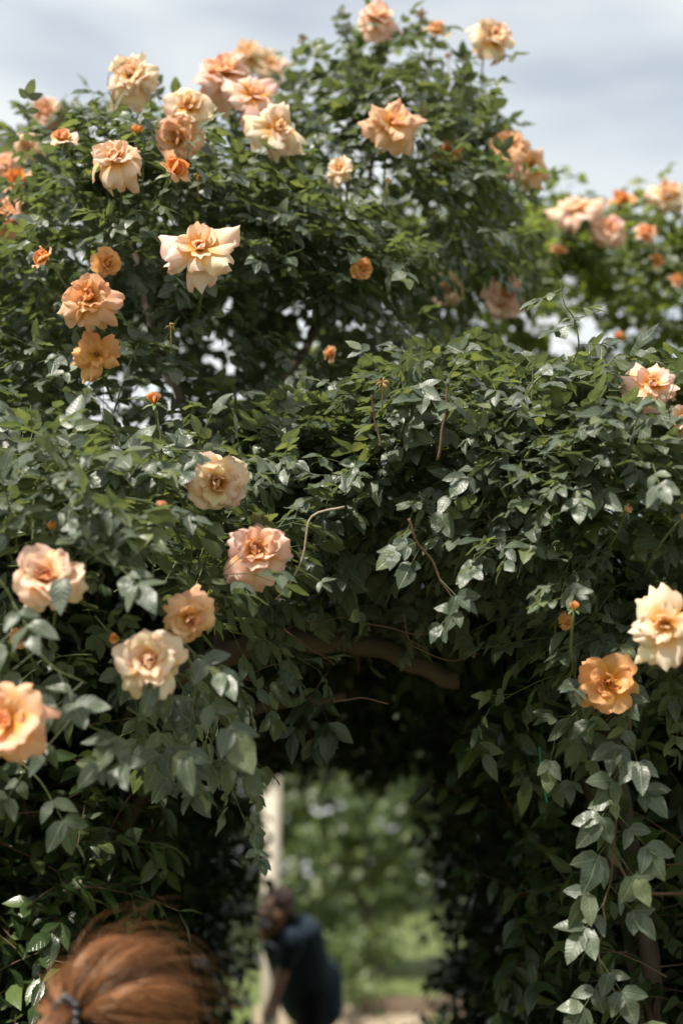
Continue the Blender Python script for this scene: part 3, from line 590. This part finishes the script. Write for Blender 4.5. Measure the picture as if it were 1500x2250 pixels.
# bare twigs and the old limb in the dark mouth of the tunnel
for pts, r in (((470, 1560), (500, 1500), (540, 1495), (600, 1515)), 0.0022), (((490, 1500), (525, 1520), (535, 1575)), 0.0018), (((500, 1510), (478, 1540), (465, 1580)), 0.0018), \
              (((520, 1500), (580, 1470), (640, 1460)), 0.0016), (((620, 1380), (680, 1420), (735, 1465)), 0.0022), (((705, 1440), (740, 1415), (765, 1380)), 0.0016), \
              (((800, 1370), (860, 1385), (960, 1395)), 0.0024), (((1125, 1360), (1145, 1390), (1155, 1430)), 0.0016), (((560, 1365), (600, 1390), (660, 1370)), 0.0016), \
              (((900, 1410), (980, 1450), (1060, 1440)), 0.0018), (((640, 1350), (700, 1365), (790, 1350)), 0.0015), (((880, 1350), (900, 1400), (940, 1430)), 0.0015), (((730, 1540), (790, 1535), (850, 1545)), 0.0022):
    branch(A, pix(2.98 + rng.uniform(-.08, .12), *pts), r, r * 0.6, 'twig', 16, wob=0.006)
branch(A, pix(3.35, (380, 1480), (520, 1430), (640, 1408), (760, 1410), (880, 1440), (1010, 1500)), 0.030, 0.022, 'bark', 30, 'limb', 10, 0.012)
branch(A, pix(3.6, (420, 1600), (560, 1560), (760, 1535)), 0.022, 0.012, 'bark', 24, 'limb', 8, 0.012)
branch(A, [(-0.75, 3.75, -0.05), (-0.72, 3.7, 0.9), (-0.62, 3.65, 1.6), at(480, 1445, 3.45), at(520, 1200, 3.7), at(600, 900, 4.0), at(760, 600, 4.4), at(830, 300, 4.5)], 0.035, 0.008, 'bark', 50, 'trunk', 9, 0.012)
branch(A, [at(520, 1200, 3.7), at(400, 900, 3.8), at(300, 600, 3.9), at(320, 350, 4.0)], 0.018, 0.006, 'bark', 30, 'limb', 8, 0.012)
branch(B, [(0.80, 3.55, -0.05), (0.76, 3.5, 1.0), (0.66, 3.4, 1.8), at(1250, 1250, 3.3), at(1050, 1050, 3.3), at(900, 1000, 3.4)], 0.030, 0.008, 'bark', 40, 'trunk', 9, 0.012)
branch(B, pix(2.95, (1560, 1965), (1440, 1962), (1395, 1945), (1340, 1880)), 0.004, 0.003, 'twig', 20)
branch(C, [(1.0, 5.6, -0.05), (0.95, 5.5, 1.6), at(1180, 900, 5.5), at(1120, 700, 5.4), at(1000, 560, 5.3)], 0.03, 0.008, 'bark', 36, 'trunk', 9, 0.012)
branch(C, [at(1180, 900, 5.5), at(1350, 750, 5.3), at(1460, 560, 5.2)], 0.014, 0.006, 'bark', 20, 'limb', 8, 0.01)
branch(C, pix(4.9, (930, 790), (985, 720), (1060, 690)), 0.006, 0.004, 'pale_twig', 14)
for pl, sx in ((DL, -1), (ER, 1)):
    for yy in (3.5, 4.6, 5.7, 6.8, 7.7):
        branch(pl, [(sx * .75, yy, -0.05), (sx * .72, yy + .05, 0.8), (sx * .66, yy, 1.6), (sx * .45, yy + .1, 2.25)], 0.022, 0.010, 'bark', 20, 'trunk', 7, 0.012)
branch(FV, [(0.55, 3.6, -0.05), (0.60, 3.7, 1.2), (0.5, 3.9, 2.2), (0.0, 5.0, 2.35), (-0.3, 7.0, 2.35)], 0.02, 0.008, 'bark', 30, 'trunk', 7, 0.012)
for g in TREES:
    b = np.array(g.root.location); c = g.ell[0][0]
    if g.trunk:
        s = (c[2] - b[2]) / 2.2
        branch(g, [b - [0, 0, .1], b + (c - b) * [0.4, 0.4, .5], c, c + [0.1, 0, 0.5 * s]], 0.13 * s, 0.03 * s, 'bark', 20, 'trunk', 9, 0.02)
        for e, _ in g.ell[1:]: branch(g, [b + (c - b) * [0.4, 0.4, .5], (c + e) / 2 - [0, 0, .1], e], 0.05 * s, 0.015 * s, 'bark', 12, 'limb', 7, 0.02)
    else:
        for e, _ in g.ell: branch(g, [b - [0, 0, .05], (b + e) / 2, e], 0.02, 0.008, 'bark', 10, 'stem', 6, 0.01)
# spent flower heads
def spent(pl, px, py, D, d):
    rg = np.random.default_rng(px); c = at(px, py, D); r = d / 2 * D / FPX
    paths = [([c, c + r * .6 * v, c + r * (v + [0, 0, -.3])], [r * .12, r * .16, r * .06]) for v in norm(rg.normal(size=(12, 3)))]
    paths.append(([c, c + [0, .03, -.05]], [0.0015, 0.0015]))
    obj('spent_bloom', tubes('spent_bloom', paths, 5), pl.root, M['spent'])
for a in ((375, 716, 2.92, 26), (435, 385, 3.2, 24), (562, 905, 3.2, 20), (850, 395, 3.5, 22), (470, 1330, 2.65, 34), (840, 840, 2.75, 34), (925, 28, 4.1, 30), (665, 85, 4.2, 28), (985, 120, 4.1, 20)):
    spent(A if a[0] != 840 else B, *a)

# ------------------------------------------------------------------ build the foliage
PLANTS = [A, B, C, DL, ER, FV] + TREES
for pl in PLANTS:
    o, t, n, s, k = map(np.concatenate, (pl.o, pl.t, pl.n, pl.s, pl.keep))
    ok = np.ones(len(o), bool); mid = o + t * s[:, None] * 0.5
    for bp, pos, Rr, ax, bud in BLOOMS:                              # a bloom opens free of the leaves around it
        d = mid - pos; al = d @ ax; rad = np.linalg.norm(d - al[:, None] * ax, axis=1)
        lim = Rr * (0.95 if not bud else 1.6)
        ok &= ~((rad < lim) & (al > -0.25 * Rr) & (al < 0.22))
    px, py, D = proj(mid); ok &= (D > 0.8)
    pl.o, pl.t, pl.n, pl.s, pl.keep = o[ok], t[ok], n[ok], s[ok], k[ok]
    pl.ti = rng.integers(0, len(pl.tmpl), len(pl.o)); pl.r = rng.random(len(pl.o))
CELL = 6; GW, GH = 250, 375
zb = np.full(GW * GH, 1e9); samp = []
for pl in PLANTS:
    b = np.cross(pl.t, pl.n); cells = []; deps = []
    for v, us in ((0.15, (0,)), (0.35, (-.2, 0, .2)), (0.55, (-.22, 0, .22)), (0.75, (-.14, 0, .14)), (0.95, (0,))):
        for u in us:
            p = pl.o + pl.s[:, None] * (v * pl.t + u * b); px, py, D = proj(p)
            ci = (px // CELL).astype(int); cj = (py // CELL).astype(int); good = (ci >= 0) & (ci < GW) & (cj >= 0) & (cj < GH)
            cells.append(np.where(good, cj * GW + ci, -1)); deps.append(D)
    cells = np.array(cells); deps = np.array(deps); g = cells >= 0
    np.minimum.at(zb, cells[g], deps[g]); samp.append((cells, deps))
UNIT = {}
def unit_leaf(pl, i):
    key = (id(pl.tmpl), i, pl.mat.name)
    if key not in UNIT:
        V, Lp, Cn, uv = pl.tmpl[i]; me = raw_mesh('leaf', V, Lp, Cn, uv); me.materials.append(pl.mat); UNIT[key] = me
    return UNIT[key]
for pl, (cells, deps) in zip(PLANTS, samp):
    vis = ((cells >= 0) & (deps <= zb[np.maximum(cells, 0)] + 0.004)).mean(0)
    b = np.cross(pl.t, pl.n); mid = pl.o + 0.5 * pl.s[:, None] * pl.t; vw = norm(CAM - mid)
    score = vis * (pl.s / ((mid - CAM) @ FWD)) ** 2 * (0.25 + np.abs((pl.n * vw).sum(1))) * 1e4 + pl.keep * 0.5 * (vis > 0)
    pick = np.argsort(-score)[:pl.indiv]; pick = pick[score[pick] > 0]
    isn = np.zeros(len(pl.o), bool); isn[pick] = True
    for i in pick:
        rot = Matrix((Vector(b[i]), Vector(pl.t[i]), Vector(pl.n[i]))).transposed().to_4x4()
        child('leaf', unit_leaf(pl, int(pl.ti[i])), pl.root, Matrix.Translation(Vector(pl.o[i]) - pl.root.location) @ rot @ Matrix.Scale(float(pl.s[i]), 4))
    Vs, Ls, Cs, Us, Rs = [], [], [], [], []; off = 0
    for ti, (V, Lp, Cn, uv) in enumerate(pl.tmpl):
        m = (pl.ti == ti) & ~isn; k = m.sum()
        if not k: continue
        W = pl.o[m][:, None] + pl.s[m][:, None, None] * (V[None, :, 0:1] * b[m][:, None] + V[None, :, 1:2] * pl.t[m][:, None] + V[None, :, 2:3] * pl.n[m][:, None])
        Vs.append(W.reshape(-1, 3)); Ls.append((off + np.arange(k)[:, None] * len(V) + Lp[None]).ravel()); Cs.append(np.tile(Cn, k)); Us.append(np.tile(uv, (k, 1)))
        Rs.append(np.repeat(pl.r[m], len(V))); off += k * len(V)
    me = raw_mesh('foliage', np.concatenate(Vs), np.concatenate(Ls), np.concatenate(Cs), np.concatenate(Us), np.concatenate(Rs))
    f = obj('crown' if pl in TREES else 'foliage', me, pl.root, pl.mat); f['kind'] = 'stuff'
    if pl.seg and pl not in TREES:
        A_, B_, ra, rb = (np.concatenate(x) for x in zip(*pl.seg))
        tw = obj('twig_tangle', segs_mesh('twig_tangle', A_, B_, ra, rb), pl.root, M['green_stem'] if pl in (A, B, C) else M['twig']); tw['kind'] = 'stuff'
    if hasattr(pl, 'seg_stalk'):
        for P, r in pl.seg_stalk: obj('flower_stalk', tubes('flower_stalk', [(P, r)], 5), pl.root, M['green_stem'])
    print(pl.root.name, len(pl.o), len(pick))

# ------------------------------------------------------------------ people
def blob(name, caps, voxel, parent, m, smooth=6):
    """one continuous body surface grown from tapered limbs that run into each other"""
    V = []; Lp = []; C = []; off = 0
    for p0, p1, r0, r1 in caps:
        p0, p1 = np.asarray(p0, float), np.asarray(p1, float); ax = p1 - p0; l = np.linalg.norm(ax); ax = ax / l if l > 1e-6 else UPW
        r0 = np.broadcast_to(np.asarray(r0, float), (2,)); r1 = np.broadcast_to(np.asarray(r1, float), (2,))
        ref = np.array([0, 1.0, 0]) if abs(ax[1]) < 0.8 else np.array([1.0, 0, 0])
        s = norm(np.cross(ref, ax)); b = np.cross(ax, s); k = 14; rows = []
        for a in np.linspace(-math.pi / 2, 0, 5)[1:]: rows.append((p0 + ax * math.sin(a) * r0.mean(), r0 * math.cos(a)))
        for f in (0.33, 0.66): rows.append((p0 + ax * l * f, r0 + (r1 - r0) * f))
        for a in np.linspace(0, math.pi / 2, 5)[:-1]: rows.append((p1 + ax * math.sin(a) * r1.mean(), r1 * math.cos(a)))
        V.append([p0 - ax * r0.mean()])
        for c, r in rows:
            th = np.arange(k) * 2 * math.pi / k; V.append(c + np.cos(th)[:, None] * s * r[0] + np.sin(th)[:, None] * b * r[1])
        V.append([p1 + ax * r1.mean()]); n = len(rows)
        for j in range(k): Lp += [off, off + 1 + (j + 1) % k, off + 1 + j]; C.append(3)
        for i in range(n - 1):
            for j in range(k): q = off + 1 + i * k; Lp += [q + j, q + (j + 1) % k, q + k + (j + 1) % k, q + k + j]; C.append(4)
        e = off + 1 + n * k
        for j in range(k): Lp += [e, e - k + j, e - k + (j + 1) % k]; C.append(3)
        off = e + 1
    me = raw_mesh(name, np.concatenate([np.asarray(v) for v in V]), Lp, C)
    o = obj(name, me, parent, m)
    md = o.modifiers.new('Remesh', 'REMESH'); md.mode = 'VOXEL'; md.voxel_size = voxel; md.use_smooth_shade = True
    sm = o.modifiers.new('Smooth', 'SMOOTH'); sm.iterations = smooth; sm.factor = 0.5
    return o
M['skin'] = plain('skin', (0.46, 0.25, 0.17), 0.5, 40, 0.08, 0.05)
M['navy'] = plain('navy_cotton', (0.030, 0.045, 0.065), 0.9, 90, 0.25, 0.3, spec=0.15)
M['black_cloth'] = plain('black_cloth', (0.014, 0.015, 0.017), 0.9, 90, 0.25, 0.3, spec=0.15)
M['dark_hair'] = plain('dark_brown_hair', (0.035, 0.018, 0.010), 0.6, 120, 0.5, 0.6)
M['shoe'] = plain('dark_leather', (0.03, 0.025, 0.02), 0.5, 60, 0.2, 0.1)
# man bending forward just outside the far end of the tunnel, facing left
MD = 8.55
mp0 = at(685, 2200, MD)
man = empty('person', (mp0[0], mp0[1], 0), 'man in navy t-shirt and dark trousers bending forward beyond the tunnel', 'person')
hip = np.array([mp0[0], mp0[1], 1.0]); sh = at(643, 2058, MD - 0.10); hd = at(605, 2003, MD - 0.16); nk = at(628, 2030, MD - 0.13)
fz = np.array([-0.80, -0.15, -0.58]); fz /= np.linalg.norm(fz)       # where the face looks: left and down
caps = [(hip, sh - [0, 0, .02], (.15, .11), (.17, .115)), (sh, nk, .085, .06), (nk, hd, .058, .07), (hd + [.02, 0, .03], hd + fz * .03 - [0, 0, .03], .098, .085), (hd + fz * .06 - [0, 0, .06], hd + fz * .075 - [0, 0, .075], .052, .05),
        (hd + fz * .10 - [0, 0, .02], hd + fz * .125 - [0, 0, .035], .016, .015)]
for sg in (-1, 1):
    caps.append((hd + [0.015, sg * .098, -.01], hd + [0.02, sg * .105, -.03], .018, .016))
hands = {}
for sg, el, wr in ((-1, at(622, 2128, MD - .28), at(598, 2205, MD - .36)), (1, at(640, 2135, MD + .16), at(604, 2208, MD + .05))):
    shp = sh + [0.0, sg * .17, -.02]
    caps += [(shp, el, .055, .042), (el, wr, .042, .028)]
    hd_ = norm(wr - el); tipv = wr + hd_ * .08; caps.append((wr, tipv, (.036, .024), (.042, .02)))
    side = norm(np.cross(hd_, [1.0, 0, 0.2]))
    for f, ln in ((-1.5, .065), (-.5, .08), (.5, .075), (1.5, .06)):
        a = tipv + side * f * .018; b_ = a + hd_ * ln * .55; caps += [(a, b_, .0095, .009), (b_, b_ + norm(hd_ + np.array([-.5, 0, 0.1])) * ln * .5, .009, .008)]
    a = wr + hd_ * .03 + side * .03; caps += [(a, a + hd_ * .03 + side * .025, .012, .010), (a + hd_ * .03 + side * .025, a + hd_ * .06 + side * .032, .010, .009)]
    hands[sg] = (shp, el)
legs = []
for sg in (-1, 1):
    h = hip + [0, sg * .09, -.04]; kn = np.array([hip[0] - .06, hip[1] + sg * .11, .52]); an = np.array([hip[0] + .03 - .02 * sg, hip[1] + sg * .12, .09])
    legs += [(h, kn, .092, .06), (kn, an, .062, .042)]
    caps += [(h, kn, .075, .05), (kn, an, .05, .036), (an, an + [-.04, 0, -.03], .04, .035)]
    fo = blob('shoe', [(an + [.04, 0, -.045], an + [-.16, 0, -.055], (.045, .042), (.042, .032))], 0.012, man, M['shoe'])
blob('body', caps, 0.0085, man, M['skin'], 4)
blob('t_shirt', [(hip + [-.02, 0, -.02], sh - [0, 0, .02], (.175, .135), (.19, .135)), (sh, nk - [0, 0, .03], .105, .075)] +
     [(hands[s_][0], hands[s_][0] + (hands[s_][1] - hands[s_][0]) * .72, .075, .064) for s_ in (-1, 1)] + [(hip + [.02, 0, .1], hip + [.03, 0, -.06], (.17, .13), (.165, .125))], 0.012, man, M['navy'], 6)
blob('trousers', [(hip + [0, -.06, 0], hip + [0, .06, -.05], .125, .125)] + [(a, b_, r0 + .012, r1 + .014) for a, b_, r0, r1 in legs], 0.012, man, M['black_cloth'], 6)
blob('hair', [(hd + [.035, 0, .06], hd + [.05, 0, .0], .088, .075), (hd + [-.012, 0, .085], hd + [.03, 0, .075], .058, .08), (hd + [.03, -.05, .05], hd + [.03, .05, .05], .060, .060)], 0.009, man, M['dark_hair'], 3)
# a dark eye on each side of the nose, and the mouth
for sg in (-1, 1):
    e = hd + fz * .088 + np.array([0, sg * .034, .012]); blob('eye', [(e, e + fz * .003, .0065, .006)], 0.003, man, M['shoe'], 1)
mo = hd + fz * .112 - np.array([0, 0, .072]); blob('mouth', [(mo + [0, -.02, 0], mo + [0, .02, 0], .008, .008)], 0.004, man, plain('lips', (0.36, 0.14, 0.11), 0.5), 1)

# person with the ponytail, seen from behind at the lower left
WD = 2.05; hc = at(276, 2256, WD); HR = 0.100
wom = empty('person', (hc[0] + .02, hc[1] + .04, 0), 'person with auburn hair tied back by a beaded black band, seen from behind', 'person')
bk = norm(np.array([-.62, -.76, .02])); fw = -bk                      # back of the head looks at the camera and to the left
sd = np.cross(fw, UPW)
c0 = hc - UPW * .0
cp = [(c0 + bk * .015, c0 + fw * .02, .090, .088), (c0 + fw * .055 - UPW * .05, c0 + fw * .06 - UPW * .07, .058, .05), (c0 + fw * .10 - UPW * .03, c0 + fw * .115 - UPW * .045, .014, .013), (c0 - UPW * .08 + bk * .02, c0 - UPW * .20 + bk * .03, .056, .06)]
for sg in (-1, 1): cp.append((c0 + sd * sg * .092 - UPW * .02, c0 + sd * sg * .098 - UPW * .045, .016, .014))
shz = c0 - UPW * .27 + bk * .02
cp += [(shz + sd * -.12, shz + sd * .12, .06, .06), (shz - UPW * .05, shz - UPW * .42, (.15, .10), (.12, .09)), (shz - UPW * .42, shz - UPW * .58, (.13, .10), (.16, .11))]
hipw = shz - UPW * .6
for sg in (-1, 1):
    s0 = shz + sd * sg * .16 - UPW * .01; e0 = s0 - UPW * .28 + sd * sg * .05; w0 = e0 - UPW * .23 + fw * .10
    cp += [(s0, e0, .046, .036), (e0, w0, .036, .025), (w0, w0 - UPW * .07 + fw * .02, (.034, .02), (.036, .018))]
    hb = w0 - UPW * .07 + fw * .02
    for f, ln in ((-1.5, .055), (-.5, .07), (.5, .066), (1.5, .052)):
        a = hb + fw * f * .016; b_ = a - UPW * ln * .55; cp += [(a, b_, .0085, .008), (b_, b_ + norm(-UPW + fw * .3 - sd * sg * .3) * ln * .5, .008, .007)]
    cp += [(w0 - UPW * .02 + fw * .03, w0 - UPW * .06 + fw * .055, .0105, .009)]
    h0 = hipw + sd * sg * .08; k0 = np.array([h0[0], h0[1], .46]); a0 = np.array([h0[0], h0[1], .07])
    cp += [(h0, k0, .075, .052), (k0, a0, .05, .034), (a0 - UPW * .03, a0 - UPW * .035 + fw * .14, .034, .03)]
blob('body', cp, 0.0075, wom, M['skin'], 4)
blob('dress', [(shz + sd * -.13 - UPW * .02, shz + sd * .13 - UPW * .02, .066, .066), (shz - UPW * .06, shz - UPW * .42, (.165, .112), (.135, .10)), (shz - UPW * .42, shz - UPW * .95, (.145, .11), (.24, .20))], 0.014, wom, M['black_cloth'], 6)
def hair_mat():
    m, t, o = mat('auburn_hair'); l = t.links.new; a = N(t, 'ShaderNodeAttribute', attribute_name='rnd'); r = N(t, 'ShaderNodeValToRGB')
    r.color_ramp.elements[0].color = (0.022, 0.008, 0.004, 1); r.color_ramp.elements[1].color = (0.40, 0.17, 0.07, 1)  # own dark and light locks; the pale end also paints in highlights
    p = N(t, 'ShaderNodeBsdfPrincipled'); p.inputs['Roughness'].default_value = 0.26; p.inputs['Specular IOR Level'].default_value = 0.8; p.inputs['Specular Tint'].default_value = (1.0, 0.75, 0.55, 1)
    l(a.outputs['Fac'], r.inputs['Fac']); l(r.outputs['Color'], p.inputs['Base Color']); l(p.outputs['BSDF'], o.inputs['Surface']); return m
M['hair'] = hair_mat()
hair = blob('hair', [(c0 + bk * .012 + UPW * .01, c0 + fw * .012 + UPW * .012, .0935, .092)], 0.008, wom, M['dark_hair'], 3)
def strands(name, P, rad, parent, mt):
    n, k, _ = P.shape; T = norm(np.gradient(P, axis=1)); ref = norm(rng.normal(size=(n, 1, 3))); s = norm(np.cross(T, np.broadcast_to(ref, T.shape))); b = np.cross(T, s)
    prof = np.linspace(1, .45, k)[None, :, None] * rad[:, None, None]
    V = np.stack([P + prof * (math.cos(2.0944 * j) * s + math.sin(2.0944 * j) * b) for j in range(3)], 2).reshape(-1, 3)
    base = np.arange(n)[:, None, None] * k * 3 + np.arange(k - 1)[None, :, None] * 3
    q = np.array([0, 1, 4, 3, 1, 2, 5, 4, 2, 0, 3, 5]); Lp = (base + q).ravel()
    o = obj(name, raw_mesh(name, V, Lp, np.full(n * (k - 1) * 3, 4), None, np.repeat(np.clip(0.36 + (0.50 * STR[-1] if len(STR[-1]) == n else 0) + 0.24 * rng.normal(size=n), 0, 1), k * 3)), None, mt)
    o.parent = parent; return o
ty = norm(np.array([-.60, -.76, .16])); tie = c0 + ty * .112           # where the band sits
e1 = norm(np.cross(ty, UPW)); e2 = np.cross(ty, e1) * -1
def scalp(n, fly):
    ph = rng.uniform(0, 2 * np.pi, n); end = rng.uniform(1.4, 2.7, n); k = 10; s = np.linspace(0, 1, k)
    cl = np.sin(ph * 9 + 1.0) * 0.5 + np.sin(ph * 23) * 0.35 + np.sin(ph * 41 + 2) * 0.3; STR.append(cl)
    a = 0.12 + (end[:, None] - 0.12) * s[None] ** 0.9
    phi = ph[:, None] + 0.16 * np.sin(2.5 * s[None] + ph[:, None] * 4) + 0.10 * rng.normal(size=(n, 1)) * s[None]
    d = np.cos(a)[..., None] * ty + np.sin(a)[..., None] * (np.cos(phi)[..., None] * e1 + np.sin(phi)[..., None] * e2)
    h = 0.094 + 0.016 * np.exp(-a * 3.0) + 0.017 * (np.sin(np.pi * np.minimum(1, s))[None] * (0.5 + 0.9 * cl[:, None])) + 0.016 * rng.random((n, 1)) ** 2 * np.sin(np.pi * s ** 0.7)[None]
    h = h + 0.006 * np.sin(7 * s[None] + ph[:, None] * 13)
    if fly:
        lift = rng.gamma(1.6, 0.016, (n, 1)) * (s[None] ** 1.6); h = h + lift
        d = norm(d + 0.14 * rng.normal(size=(n, 1, 3)) * s[None, :, None])
    return c0 + d * h[..., None]
STR = []
strands('hair_strands', scalp(4000, False), rng.uniform(.0003, .0008, 4000), hair, M['hair'])
strands('flyaway_strands', scalp(1300, True), rng.uniform(.00022, .00048, 1300), hair, M['hair'])
def tail(n):
    k = 12; s = np.linspace(0, 1, k)[None, :, None]; off = rng.normal(size=(n, 1, 3)); off -= (off @ ty)[..., None] * ty
    d0 = norm(ty * 0.8 + np.array([-.05, 0, -0.25])); L_ = rng.uniform(.22, .34, (n, 1, 1))
    return tie + off * (0.006 + 0.020 * np.sqrt(s)) + d0 * L_ * s * (1 - 0.6 * s) - UPW * L_ * 1.25 * s ** 1.25 + 0.006 * np.sin(s * 8 + off[..., :1] * 3) * e1
tl = strands('ponytail', tail(1000), rng.uniform(.0004, .0009, 1000), hair, M['hair'])
M['band'] = plain('black_band', (0.012, 0.012, 0.014), 0.18, 80, 0.3, 0.1, spec=0.8)
nb_ = 13; bead = bmesh.new(); bmesh.ops.create_icosphere(bead, subdivisions=2, radius=1.0); bme = bpy.data.meshes.new('bead'); bead.to_mesh(bme); bead.free()
for p_ in bme.polygons: p_.use_smooth = True
bme.materials.append(M['band'])
ring = [(tie + ty * .004 + .021 * (math.cos(a) * e1 + math.sin(a) * e2)) for a in np.linspace(0, 2 * math.pi, 25)]
band = obj('hair_band', tubes('hair_band', [(np.array(ring), .004)], 6), None, M['band']); band.parent = hair
for j in range(nb_):
    a = 2 * math.pi * j / nb_; p_ = tie + ty * .006 + (.025 + .002 * (j % 2)) * (math.cos(a) * e1 + math.sin(a) * e2)
    o = bpy.data.objects.new('bead', bme); COL.objects.link(o); o.parent = hair; o.matrix_basis = Matrix.Translation(Vector(p_)) @ Matrix.Scale(.0062, 4)

# ------------------------------------------------------------------ small things
M['cream'] = plain('cream_paint', (0.42, 0.37, 0.30), 0.7, 8, 0.1, 0.1)
pb = at(597, 1900, 10.2); gz = float(ground_z(pb[0], pb[1]))
post = empty('garden_post', (pb[0], pb[1], gz), 'cream round post standing behind the bending man', 'post')
def lathe(name, prof, cx, cy, parent, m, k=20):
    V = []; Lp = []; C = []
    for r, z in prof: V += [(cx + r * math.cos(2 * math.pi * j / k), cy + r * math.sin(2 * math.pi * j / k), z) for j in range(k)]
    for i in range(len(prof) - 1):
        for j in range(k): Lp += [i * k + j, i * k + (j + 1) % k, (i + 1) * k + (j + 1) % k, (i + 1) * k + j]; C.append(4)
    return obj(name, raw_mesh(name, np.array(V), Lp, C), parent, m)
lathe('shaft', [(0, gz + .1), (.064, gz + .1), (.062, gz + 1.2), (.058, 2.55), (0, 2.55)], pb[0], pb[1], post, M['cream'])
lathe('base', [(0, gz - .02), (.10, gz - .02), (.10, gz + .08), (.085, gz + .10), (.075, gz + .13), (.0, gz + .13)], pb[0], pb[1], post, M['cream'])
lathe('capital', [(0, 2.54), (.075, 2.54), (.085, 2.58), (.10, 2.60), (.10, 2.64), (0, 2.64)], pb[0], pb[1], post, M['cream'])
tw = obj('garden_twine', tubes('garden_twine', [(smooth_path(pix(3.05, (1184, 1640), (1188, 1690), (1194, 1730), (1201, 1764)), 16), .0022)], 6), None, plain('green_twine', (0.01, 0.20, 0.12), 0.6, 200, 0.2, 0.2))
tag(tw, 'bright green twine dangling from the roof of the tunnel', 'twine')
# timber-edged steps rising to the lawn
M['sleeper'] = plain('weathered_timber', (0.17, 0.12, 0.085), 0.9, 18, 0.4, 0.5)
for i, yy in enumerate((11.2, 12.1, 13.0)):
    zc = float(ground_z(0.5, yy)); me = bpy.data.meshes.new('timber_step'); bm = bmesh.new(); bmesh.ops.create_cube(bm, size=1)
    for v in bm.verts: v.co = Vector((0.62 + v.co.x * 0.9, yy + v.co.y * 0.2, zc + 0.02 + v.co.z * 0.20))
    bmesh.ops.bevel(bm, geom=bm.edges[:], offset=0.012, segments=2, affect='EDGES'); bm.to_mesh(me); bm.free()
    o = obj('timber_step', me, None, M['sleeper']); tag(o, ('lowest weathered timber step on the path beyond the tunnel', 'middle weathered timber step between the lowest and topmost ones', 'topmost weathered timber step at the edge of the lawn')[i], 'step', 'steps up to the lawn')
# house behind the left of the arch, only its roof edge in view
M['render_grey'] = plain('grey_render', (0.20, 0.20, 0.195), 0.9, 3, 0.12, 0.2); M['slate'] = plain('slate_roof', (0.10, 0.10, 0.105), 0.7, 12, 0.3, 0.3)
M['window_frame'] = plain('white_frame', (0.6, 0.6, 0.58), 0.5, 10, 0.05, 0.0); M['pane'] = plain('window_glass', (0.02, 0.025, 0.03), 0.08, 2, 0.1, 0.0, spec=0.8)
hb = at(42, 290, 24.5); hx1, hy0, hz1 = hb[0], hb[1], hb[2]
house = empty('house', (hx1 - 4, hy0, float(ground_z(hx1, hy0))), 'tall grey house behind the rose arch, its roof edge showing against the sky', 'house')
def box(name, lo, hi, parent, m, bev=0.0):
    bm = bmesh.new(); bmesh.ops.create_cube(bm, size=1); lo, hi = np.array(lo, float), np.array(hi, float)
    for v in bm.verts: v.co = Vector((lo + hi) / 2 + np.array(v.co) * (hi - lo))
    if bev: bmesh.ops.bevel(bm, geom=bm.edges[:], offset=bev, segments=2, affect='EDGES')
    me = bpy.data.meshes.new(name); bm.to_mesh(me); bm.free(); return obj(name, me, parent, m)
box('wall', (hx1 - 9, hy0 + .3, 0.5), (hx1 - .3, hy0 + 8, hz1 - .35), house, M['render_grey'])
box('roof', (hx1 - 9.3, hy0, hz1 - .345), (hx1, hy0 + 8.3, hz1), house, M['slate'], 0.03)
for zz in (3.0, 6.2, 9.4):
    for xx in (-7.6, -4.8, -2.0):
        if zz + 1.6 < hz1 - .5:
            f = box('window', (hx1 + xx, hy0 + .22, zz), (hx1 + xx + 1.1, hy0 + .297, zz + 1.6), house, M['window_frame'], 0.02)
            for k in range(2):
                pn = box('pane', (hx1 + xx + .08 + k * .5, hy0 + .205, zz + .08), (hx1 + xx + .52 + k * .5, hy0 + .218, zz + 1.52), house, M['pane']); pn.parent = f; pn.matrix_basis = Matrix.Identity(4)
